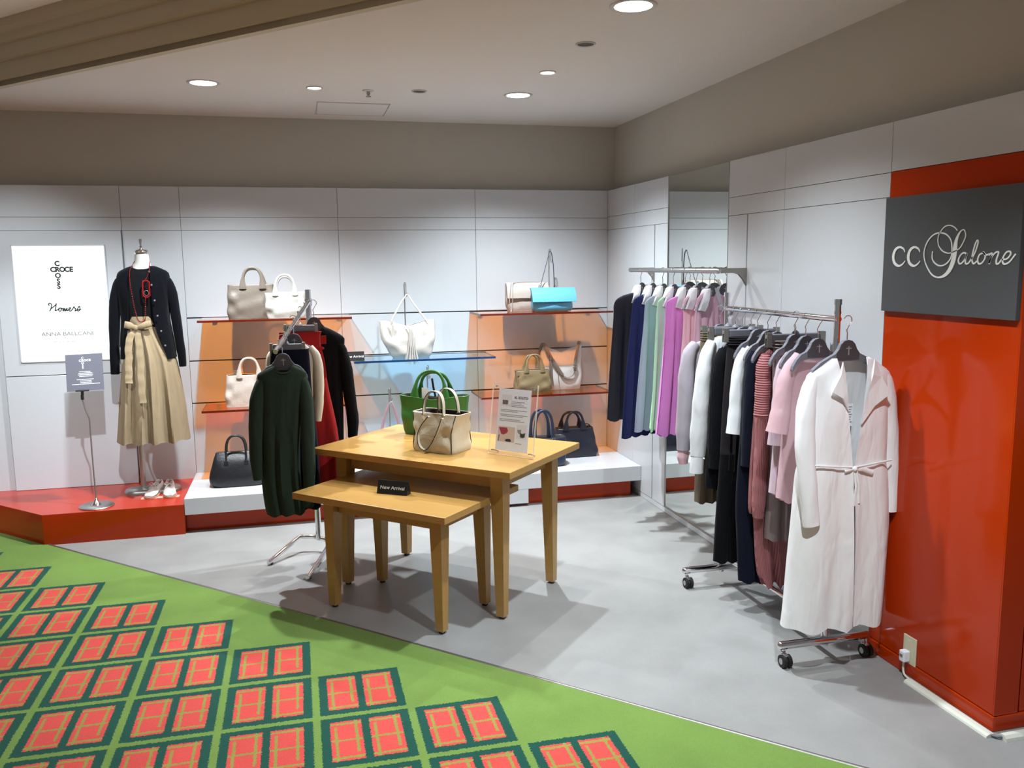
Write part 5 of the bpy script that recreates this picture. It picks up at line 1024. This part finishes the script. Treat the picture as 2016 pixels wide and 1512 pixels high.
# ------------------------------------------------------------------ shop signs and small things
# gloss sign board on the orange red pier
t = thing('shop_sign', 'charcoal sign board with white script lettering on the orange red pier', 'sign', (XR-0.006, 2.66, 1.67)); off = (XR-0.006, 2.66, 1.67)
mb = MB(); mb.box((XR-0.008, 2.664, 1.6675), (0.022, 0.672, 0.445), bev=0.001); mb.build('board', M['signgrey'], t, off)
cv = lambda a, b, h: (XR-0.0185-h-off[0], a-off[1], b-off[2])
S_ = [(2.6065, 1.7482), (2.6209, 1.7601), (2.6449, 1.7682), (2.6683, 1.765), (2.6871, 1.7499), (2.6995, 1.7285), (2.6976, 1.7051), (2.686, 1.6874), (2.669, 1.6755), (2.6447, 1.6693), (2.6215, 1.6733), (2.5917, 1.6855), (2.5746, 1.7077), (2.566, 1.7298), (2.5723, 1.7468), (2.5819, 1.75), (2.5962, 1.7393), (2.6077, 1.7171), (2.6119, 1.6973), (2.6134, 1.6689), (2.6188, 1.6403), (2.6321, 1.6116), (2.6541, 1.5912), (2.6856, 1.582), (2.7192, 1.5905), (2.7464, 1.6172), (2.7636, 1.6471), (2.7681, 1.6771), (2.7577, 1.7067), (2.7385, 1.7283), (2.7148, 1.7407), (2.6865, 1.7432), (2.658, 1.7358), (2.6369, 1.7179), (2.6291, 1.6948), (2.627, 1.669), (2.6349, 1.6462), (2.6572, 1.6289), (2.685, 1.6246), (2.7104, 1.6349), (2.7242, 1.6527), (2.7241, 1.6778)]
wS = [0.004]*16+[0.007, 0.013, 0.018, 0.020, 0.020, 0.017, 0.012, 0.006]+[0.005]*(len(S_)-24)
mb = MB(); stroke(mb, S_, wS, cv, 0.003, 200); mb.build('letter', M['letter'], t)
C1 = [(2.8733, 1.6772), (2.8833, 1.6898), (2.9067, 1.6964), (2.9291, 1.6859), (2.9389, 1.661), (2.9299, 1.6357), (2.9058, 1.6238), (2.8834, 1.6309), (2.8698, 1.6432)]
C2 = [(2.7907, 1.6759), (2.8003, 1.6881), (2.8226, 1.6946), (2.8438, 1.6844), (2.8531, 1.66), (2.8445, 1.6354), (2.8214, 1.6238), (2.8001, 1.6307), (2.7872, 1.6428)]
for C_ in (C1, C2): mb = MB(); stroke(mb, C_, [0.004, 0.006, 0.008, 0.012, 0.014, 0.012, 0.008, 0.006, 0.004], cv, 0.003, 50); mb.build('letter', M['letter'], t)
AL = [(2.5581, 1.6667), (2.5715, 1.6697), (2.5858, 1.66), (2.5939, 1.643), (2.5873, 1.6316), (2.5761, 1.6344), (2.5622, 1.6484), (2.5545, 1.668), (2.5601, 1.6456), (2.559, 1.633), (2.5496, 1.6315), (2.5391, 1.6399), (2.5194, 1.6675), (2.5077, 1.7004), (2.5104, 1.7114), (2.5186, 1.7006), (2.5272, 1.6732), (2.5304, 1.6454), (2.5219, 1.6314), (2.508, 1.6397)]
OO = [(2.4799, 1.6683), (2.4972, 1.6617), (2.5046, 1.6425), (2.4964, 1.6308), (2.4808, 1.6368), (2.4716, 1.6532), (2.4763, 1.6669), (2.4837, 1.6711), (2.4687, 1.6613), (2.4549, 1.6639)]
N1 = [(2.4563, 1.6598), (2.4447, 1.6664), (2.4423, 1.6583), (2.4481, 1.6448), (2.452, 1.6299)]
N2 = [(2.4515, 1.6326), (2.4465, 1.6475), (2.4341, 1.6636), (2.4193, 1.6714), (2.4153, 1.6647), (2.4221, 1.6446), (2.421, 1.6312), (2.4109, 1.6325), (2.3984, 1.6444), (2.3785, 1.6469), (2.3648, 1.66), (2.3673, 1.6706), (2.3805, 1.6695), (2.3926, 1.655), (2.3962, 1.6391), (2.387, 1.6297), (2.3676, 1.6363), (2.3526, 1.652), (2.3437, 1.6623)]
for q in (AL, OO, N1, N2): mb = MB(); stroke(mb, q, [0.0055]*len(q), cv, 0.003, len(q)*5); mb.build('letter', M['letter'], t)

# light box with three names
M['lightbox'] = mat('lit_opal_panel', (0.5, 0.5, 0.5, 1), emis=((0.93, 1.0, 0.97, 1), 0.42), rough=0.4)
t = thing('light_box', 'glowing white light box with shop names on the left wall', 'sign', (-1.488, YB-0.032, 1.42)); off = (-1.488, YB-0.032, 1.42)
YL = YB-0.0425
mb = MB(); mb.box((-1.488, YB-0.0355, 1.424), (0.548, 0.010, 0.748), bev=0.002); mb.build('lit_panel', M['lightbox'], t, off)
fr = MB()
for x in (-1.764, -1.212): fr.box((x, YB-0.0355, 1.424), (0.006, 0.013, 0.756))
for z in (1.047, 1.801): fr.box((-1.488, YB-0.0355, z), (0.556, 0.013, 0.006))
fr.build('frame', M['panel'], t, off)
lo = lambda x, z: (x-off[0], YL-off[1]+0.0008, z-off[2])
U, V = (1, 0, 0), (0, 0, 1)
M['boxink'] = mat('dark_box_ink', rgb(34, 38, 36), rough=0.8)
for ch, x, z in zip('CROCE', (-1.531, -1.504, -1.475, -1.447, -1.421), (1.645,)*5): text(ch, 'letter', 0.044, M['boxink'], t, lo(x, z), U, V, bold=0.0018)
for ch, z in zip('COSS', (1.683, 1.606, 1.570, 1.536)): text(ch, 'letter', 0.044, M['boxink'], t, lo(-1.503, z), U, V, bold=0.0018)
text('ANNA BALLCANI', 'lettering', 0.036, mat('faded_grey_ink', rgb(104, 106, 104), rough=0.8), t, lo(-1.474, 1.226), U, V, xs=1.12)
text('M  I  L  A  N  O', 'lettering', 0.016, mat('very_faded_ink', rgb(140, 142, 140), rough=0.8), t, lo(-1.48, 1.174), U, V, xs=1.5)
cl_ = lambda a, b, h: (a-off[0], YL-h-off[1], b-off[2])
mb = MB()
for q in ([(-1.5686, 1.4133), (-1.5738, 1.4231), (-1.5637, 1.4293), (-1.555, 1.417), (-1.5614, 1.3928), (-1.57, 1.3768)],
          [(-1.5614, 1.3928), (-1.5314, 1.4165), (-1.5269, 1.4269), (-1.533, 1.3962), (-1.5365, 1.3801), (-1.5188, 1.3878), (-1.5091, 1.3973), (-1.5154, 1.3836), (-1.5079, 1.3753), (-1.4988, 1.3873), (-1.5054, 1.3972), (-1.4925, 1.3912), (-1.487, 1.3951), (-1.4901, 1.3749), (-1.4773, 1.3949), (-1.4789, 1.3746), (-1.4647, 1.3946), (-1.4674, 1.3784), (-1.4574, 1.3822), (-1.4425, 1.3924), (-1.4487, 1.3983), (-1.455, 1.3846), (-1.4476, 1.3746), (-1.4333, 1.3857), (-1.4222, 1.4034), (-1.4199, 1.3935), (-1.4128, 1.3893), (-1.4183, 1.3756), (-1.4074, 1.381), (-1.3906, 1.4051), (-1.3876, 1.3846), (-1.3982, 1.3742), (-1.4035, 1.3825), (-1.3809, 1.3845)]):
    stroke(mb, q, [0.0058]*len(q), cl_, 0.0015, len(q)*5)
mb.build('script_name', mat('dark_green_ink', rgb(20, 34, 30), rough=0.7), t)

# sign stand with tilted grey board
t = thing('sign_stand', 'slim metal floor stand with tilted blue grey board on the red platform', 'sign stand', (-1.264, 5.63, 0.189)); off = (-1.264, 5.63, 0.189)
MB().lathe([(0.100, 0), (0.102, 0.004), (0.098, 0.009), (0.03, 0.011)], 40).build('base_disc', M['satin'], t)
MB().lathe([(0.030, 0.010), (0.020, 0.02), (0.010, 0.045), (0.006, 0.052)], 24).build('cone', M['chrome'], t)
mb = MB(); mb.tube(resample([(-1.264, 5.63, 0.235), (-1.267, 5.635, 0.5), (-1.270, 5.65, 0.725), (-1.273, 5.652, 0.745), (-1.290, 5.655, 0.80), (-1.302, 5.66, 0.862)], 24), 0.0045, 10, up=(0, 1, 0)); mb.build('pole', M['satin'], t, off)
mb = MB(); mb.cyl((-1.302, 5.66, 0.855), 0.009, 0.03, 12); mb.cyl((-1.300, 5.66, 0.885), 0.0085, 0.022, 12); mb.box((-1.298, 5.655, 0.912), (0.075, 0.016, 0.010), bev=0.003); mb.build('clip', M['black_plastic'], t, off)
O = Vector((-1.281, 5.662, 0.910)); u = Vector((0.9985, 0, 0.028)).normalized(); v = Vector((0.19, 0.22, 0.97)); v = (v-u*v.dot(u)).normalized(); w = u.cross(v)
M['boardgrey'] = mat('blue_grey_board', rgb(92, 92, 104), rough=0.5)
mb = MB(); a, hgt = 0.1045, 0.226; mb.prism([(-a, 0), (a, 0), (a, hgt), (-a, hgt)], -0.004, 0.0, basis=(O-Vector(off), u, v, w)); bd_ = mb.build('board', M['boardgrey'], t)
P = lambda x, y: O+u*x+v*y+w*0.0006-Vector(off)
for ch, x in zip('CROCE', (-0.022, -0.008, 0.006, 0.021, 0.034)): text(ch, 'letter', 0.0185, M['letter'], bd_, P(x, 0.186), u, v, bold=0.0006)
for ch, y in zip('COSS', (0.201, 0.171, 0.156, 0.142)): text(ch, 'letter', 0.0185, M['letter'], bd_, P(-0.008, y), u, v, bold=0.0006)
def lines(name, parent, P, rows, m, h=0.004, th=0.0005, seed=1):
    rn = random.Random(seed); mb = MB()
    for y, x0, x1 in rows:
        x = x0
        while x < x1-h*0.3:
            l = h*rn.uniform(0.5, 1.0); mb.add([P(x, y-h/2), P(x+l, y-h/2), P(x+l, y+h/2*rn.uniform(0.4, 1)), P(x, y+h/2)], [(0, 1, 2, 3)], 0, False); x += l+h*0.28
    o = mb.build(name, m, parent); o['kind'] = 'stuff'; return o
lines('small_print', bd_, P, [(0.118, -0.03, 0.032), (0.1085, -0.035, 0.042), (0.099, -0.037, 0.045), (0.0895, -0.03, 0.042), (0.070, -0.045, 0.05), (0.0605, -0.028, 0.035), (0.051, -0.026, 0.035), (0.0415, -0.072, 0.085)], M['letter'], 0.0048)
# shoes on their paper sheet
t = thing('paper_sheet', 'pale pink paper sheet lying under the pair of shoes', 'paper', (-0.908, 5.735, 0.1895)); MB().box((0, 0, 0.0006), (0.23, 0.05, 0.001)).build('sheet', mat('pale_pink_paper', rgb(246, 176, 166), rough=0.7), t)
M['shoe'] = mat('white_shoe_leather', rgb(206, 198, 194), rough=0.45, bump=(200, 0.1)); M['sole'] = mat('tan_sole', rgb(190, 150, 128), rough=0.7); M['insole'] = mat('brown_insole', rgb(92, 70, 62), rough=0.8)
def shoe(label, x, y, rz):
    t = thing('shoe', label, 'shoe', (x, y, 0.1905), rz, 'white lace shoes below the mannequin')
    st = [(0.115, 0.018), (0.110, 0.026), (0.09, 0.031), (0.05, 0.031), (0.0, 0.032), (-0.05, 0.038), (-0.085, 0.040), (-0.11, 0.034), (-0.125, 0.020), (-0.130, 0.008)]   # y (heel +, toe -), half width
    outl = [(w_, y_) for y_, w_ in st]+[(-w_, y_) for y_, w_ in st[::-1]]
    mb = MB(); mb.prism([(a*1.06, b*1.02) for a, b in outl], 0.0, 0.011); mb.build('sole', M['sole'], t)
    mb = MB(); mb.box((0, 0.085, 0.006), (0.056, 0.055, 0.012), bev=0.003); mb.build('heel', M['sole'], t)
    rings = []
    for y_, w_, hh, op in [(0.118, 0.010, 0.062, 0.0), (0.114, 0.020, 0.070, 0.010), (0.095, 0.029, 0.068, 0.020), (0.06, 0.031, 0.058, 0.021), (0.025, 0.031, 0.056, 0.019), (-0.005, 0.032, 0.058, 0.013), (-0.02, 0.034, 0.055, 0.006), (-0.035, 0.035, 0.050, 0.0), (-0.06, 0.038, 0.042, 0.0), (-0.09, 0.038, 0.034, 0.0), (-0.115, 0.029, 0.026, 0.0), (-0.127, 0.014, 0.018, 0.0)]:
        rg = []
        for k in range(21):
            u = -1+2*k/20; s = 1 if u > 0 else -1; q = abs(u)       # from left rim over the bottom to right rim
            a = q*PI/2*1.0
            xx = s*(w_*math.sin(min(1, q*1.6)*PI/2) if q < 0.625 else lerp(w_, op, ((q-0.625)/0.375)**1.4)); zz = 0.010+(hh-0.010)*(0 if q < 0.3 else ((q-0.3)/0.7)**0.85)
            rg.append((xx, y_, zz))
        rings.append(rg)
    mb = MB(); mb.loft(rings, False); up_ = mb.build('upper', M['shoe'], t)
    md = up_.modifiers.new('thickness', 'SOLIDIFY'); md.thickness = 0.003; md.offset = -1
    mb = MB(); mb.loft([[(w_*0.75*c, y_, 0.020) for c in (-1, 1)] for y_, w_ in ((0.105, 0.02), (0.06, 0.031), (-0.02, 0.032))], False); mb.build('insole', M['insole'], t)
    mb = MB(); mb.tube([(-0.017, -0.004, 0.058), (0, -0.012, 0.066), (0.017, -0.004, 0.058)], 0.0024, 6)
    for s in (-1, 1):
        mb.tube(resample([(0, -0.008, 0.066), (s*0.016, -0.010, 0.078), (s*0.030, -0.006, 0.068), (s*0.020, -0.012, 0.062), (0, -0.008, 0.066)], 14), 0.0022, 6)
        mb.tube([(0, -0.010, 0.066), (s*0.014, -0.030, 0.060), (s*0.026, -0.040, 0.046)], 0.0020, 6)
    mb.build('lace', M['shoe'], t)
shoe('left white leather lace shoe of the pair below the mannequin', -0.953, 5.83, math.radians(-9))
shoe('right white leather lace shoe of the pair below the mannequin', -0.862, 5.82, math.radians(7))

# "New Arrival" signs: black triangular prisms with white lettering
def arrival(label, p0, p1, z, d=0.045, hgt=0.062):
    p0, p1 = Vector((*p0, z)), Vector((*p1, z)); u = (p1-p0); L = u.length; u.normalize(); nrm = Vector((0, 0, 1)).cross(u)
    t = thing('arrival_sign', label, 'sign', tuple(p0))
    mb = MB(); mb.prism([(0, 0), (d, 0), (d/2+0.002, hgt), (d/2-0.002, hgt)], 0, L, basis=((0, 0, 0), nrm, (0, 0, 1), u)); mb.build('block', M['black_plastic'], t)
    v = (nrm*(d/2)+Vector((0, 0, hgt))).normalized(); o = u*(L/2)+v*(hgt*0.5)-u.cross(v)*0.0 ; w = u.cross(v)
    text('New Arrival', 'lettering', 0.0255, M['letter'], t, o+w*0.0006, u, v)
arrival('black New Arrival prism sign on the smaller lower table', (0.322, 3.948), (0.452, 3.862), 0.589)
arrival('black New Arrival prism sign on the left end of the blue shelf', (0.292, 5.868), (0.428, 5.868), 1.007)
# acrylic poster stand on the table
A0, A1_ = Vector((0.868, 3.985, ZT)), Vector((1.040, 3.797, ZT)); u = (A1_-A0); L = u.length; u.normalize(); bk = Vector((0, 0, 1)).cross(u)
lean = math.radians(9); v = (Vector((0, 0, 1))*math.cos(lean)+bk*math.sin(lean)).normalized(); w = u.cross(v)
t = thing('poster_stand', 'clear acrylic poster stand with a white leaflet on the taller table', 'sign stand', tuple(A0)); Z0 = Vector((0, 0, 0.004)); HT = 0.345
for d_ in (0.0, -0.007):
    mb = MB(); q = [Vector((0, 0, 0)), u*L, u*L+v*HT, v*HT]; f_ = [Z0+a+w*(d_+0.0) for a in q]; b2_ = [Z0+a+w*(d_-0.004) for a in q]
    mb.add(f_+b2_, [(0, 1, 2, 3), (7, 6, 5, 4)], 0, False); mb.add(f_+b2_, [(0, 4, 5, 1), (1, 5, 6, 2), (2, 6, 7, 3), (3, 7, 4, 0)], 1, False); mb.build('acrylic_sheet', [M['acrylic'], M['acr_edge']], t)
px0, px1, py0, py1 = 0.036, L-0.034, 0.020, HT-0.026
PP = lambda x, y, h=0.0: Z0+u*x+v*y+w*(-0.0045+h)
mb = MB(); a_ = [PP(px0, py0), PP(px1, py0), PP(px1, py1), PP(px0, py1)]; b_2 = [p_-w*0.0012 for p_ in a_]; mb.add(a_+b_2, [(0, 1, 2, 3), (7, 6, 5, 4), (0, 4, 5, 1), (1, 5, 6, 2), (2, 6, 7, 3), (3, 7, 4, 0)], 0, False); lf = mb.build('leaflet', M['paper'], t)
Q = lambda x, y: PP(px0+x*(px1-px0), py0+y*(py1-py0), 0.0002)
def poly(pts, m, nm, parent=lf):
    mb = MB(); mb.add([Q(*p_) for p_ in pts], [tuple(range(len(pts)))], 0, False); return mb.build(nm, m, parent)
LW = px1-px0
text('AL SOLITO', 'lettering', 0.016, M['ink_dark'], lf, Q(0.70, 0.868), u, v)
Pm = lambda x, y: Q(x/LW, y/(py1-py0)); HH = py1-py0
lines('small_print', lf, Pm, [(HH*f_, LW*a_, LW*b_) for f_, a_, b_ in ((0.795, 0.42, 0.82), (0.77, 0.42, 0.70), (0.745, 0.42, 0.80), (0.72, 0.42, 0.88), (0.66, 0.1, 0.9), (0.635, 0.1, 0.62), (0.585, 0.08, 0.92), (0.56, 0.12, 0.8), (0.51, 0.08, 0.72), (0.485, 0.08, 0.85), (0.135, 0.62, 0.8))], M['ink'], 0.0034, seed=5)
pic = mat('pale_photo_paper', rgb(226, 226, 230), rough=0.7); C_t = mat('print_taupe', rgb(122, 106, 100), rough=0.7); C_r = mat('print_red', rgb(150, 40, 54), rough=0.7); C_d = mat('print_dark', rgb(44, 38, 44), rough=0.7); C_s = mat('print_skin', rgb(216, 194, 182), rough=0.7); C_g = mat('print_grey', rgb(150, 148, 140), rough=0.7)
poly([(0.10, 0.72), (0.42, 0.72), (0.42, 0.90), (0.10, 0.90)], pic, 'picture'); Q0 = Q
Q = lambda x, y: PP(px0+x*(px1-px0), py0+y*(py1-py0), 0.0004)
poly([(0.14, 0.745), (0.30, 0.745), (0.31, 0.815), (0.13, 0.815)], C_t, 'picture_bag'); poly([(0.31, 0.75), (0.39, 0.75), (0.395, 0.82), (0.30, 0.82)], M['paper'], 'picture_bag')
poly([(0.06, 0.15), (0.58, 0.15), (0.58, 0.39), (0.06, 0.39)], C_s, 'picture'); Q = lambda x, y: PP(px0+x*(px1-px0), py0+y*(py1-py0), 0.0006)
poly([(0.08, 0.37), (0.16, 0.27), (0.22, 0.255), (0.34, 0.29), (0.37, 0.33), (0.32, 0.375)], C_r, 'picture_garment'); poly([(0.28, 0.17), (0.34, 0.195), (0.44, 0.20), (0.49, 0.17), (0.46, 0.15), (0.34, 0.15)], C_d, 'picture_bag')
poly([(0.06, 0.15), (0.10, 0.15), (0.12, 0.25), (0.08, 0.25)], C_t, 'picture_sleeve')
Q = Q0; poly([(0.62, 0.22), (0.94, 0.22), (0.94, 0.44), (0.62, 0.44)], pic, 'picture'); Q = lambda x, y: PP(px0+x*(px1-px0), py0+y*(py1-py0), 0.0004)
poly([(0.655, 0.37), (0.70, 0.355), (0.77, 0.37), (0.77, 0.31), (0.71, 0.295), (0.66, 0.32)], C_g, 'picture_bag'); Q = lambda x, y: PP(px0+x*(px1-px0), py0+y*(py1-py0), 0.0006); poly([(0.74, 0.315), (0.81, 0.30), (0.90, 0.32), (0.89, 0.25), (0.82, 0.235), (0.75, 0.245)], C_d, 'picture_bag')
for x, y in ((0.022, 0.018), (L-0.022, 0.018), (0.022, HT-0.018), (L-0.022, HT-0.018)):
    c_ = Z0+u*x+v*y; mb = MB(); mb.tube([c_+w*0.003, c_-w*0.013], 0.0035, 10, up=tuple(v)); mb.build('screw', M['satin'], t)
for x in (0.022, L-0.022):
    c_ = Z0+u*x+v*0.018; e_ = Vector((c_.x, c_.y, 0))+bk*0.055+Vector((0, 0, 0.003)); mb = MB(); mb.tube([c_-w*0.011, e_], 0.0028, 8, up=tuple(u)); mb.build('rest_pin', M['satin'], t)
# outlet, plug, cord and cable cover at the pier
t = thing('wall_outlet', 'ivory wall outlet plate low on the orange red pier', 'outlet', (XR, 2.747, 0.108))
MB().box((-0.003, 0, 0), (0.006, 0.072, 0.114), bev=0.002).build('plate', M['outlet'], t)
for z in (0.024,): MB().box((-0.0065, 0, z), (0.002, 0.022, 0.034), bev=0.0005).build('socket', M['outlet'], t)
t = thing('power_plug', 'white plug with cord in the lower socket of the outlet', 'plug', (XR-0.006, 2.754, 0.085)); off = (XR-0.006, 2.754, 0.085)
mb = MB(); mb.box((XR-0.021, 2.754, 0.084), (0.030, 0.030, 0.046), bev=0.005); mb.build('plug_body', M['paper'], t, off)
mb = MB(); mb.box((XR-0.037, 2.754, 0.088), (0.002, 0.014, 0.010)); mb.build('label', M['hanger'], t, off)
mb = MB(); mb.tube(resample([(XR-0.022, 2.754, 0.064), (XR-0.022, 2.756, 0.040), (XR-0.026, 2.748, 0.018), (XR-0.032, 2.728, 0.012), (XR-0.034, 2.70, 0.010)], 20), 0.0042, 8, up=(1, 0, 0)); mb.build('cord', M['cover'], t, off)
t = thing('cable_cover', 'pale flat floor cable cover along the pier base', 'cable cover', (XR-0.036, 2.50, 0)); 
def cover(p0, p1, hw_, hh, nm, t, off):
    a_, b_ = Vector(p0), Vector(p1); d = (b_-a_).normalized(); s = Vector((-d.y, d.x, 0)); mb = MB(); prof_ = [(-hw_, 0.0), (-hw_*0.85, hh*0.55), (-hw_*0.4, hh), (hw_*0.4, hh), (hw_*0.85, hh*0.55), (hw_, 0.0)]
    mb.loft([[p+s*x+Vector((0, 0, z)) for x, z in prof_] for p in (a_, b_)], True, True, True); mb.sm = [False]*len(mb.sm); return mb.build(nm, M['cover'], t, off)
cover((XR-0.036, 2.708, 0), (XR-0.034, 2.290, 0), 0.022, 0.012, 'cover_strip', t, (XR-0.036, 2.50, 0))
t = thing('cable_cover', 'short pale round cable cover turning the corner of the pier', 'cable cover', (XR+0.22, 2.27, 0)); cover((XR-0.010, 2.268, 0), (XR+0.9, 2.27, 0), 0.020, 0.020, 'cover_strip', t, (XR+0.22, 2.27, 0))
t = thing('cable', 'grey cable bridging the gap between the two cable covers', 'cable', (XR-0.02, 2.28, 0)); mb = MB(); mb.tube(resample([(XR-0.034, 2.31, 0.007), (XR-0.03, 2.285, 0.008), (XR-0.016, 2.272, 0.009), (XR+0.01, 2.268, 0.010)], 12), 0.005, 8, up=(0, 0, 1)); mb.build('cable_run', M['hanger'], t, (XR-0.02, 2.28, 0))
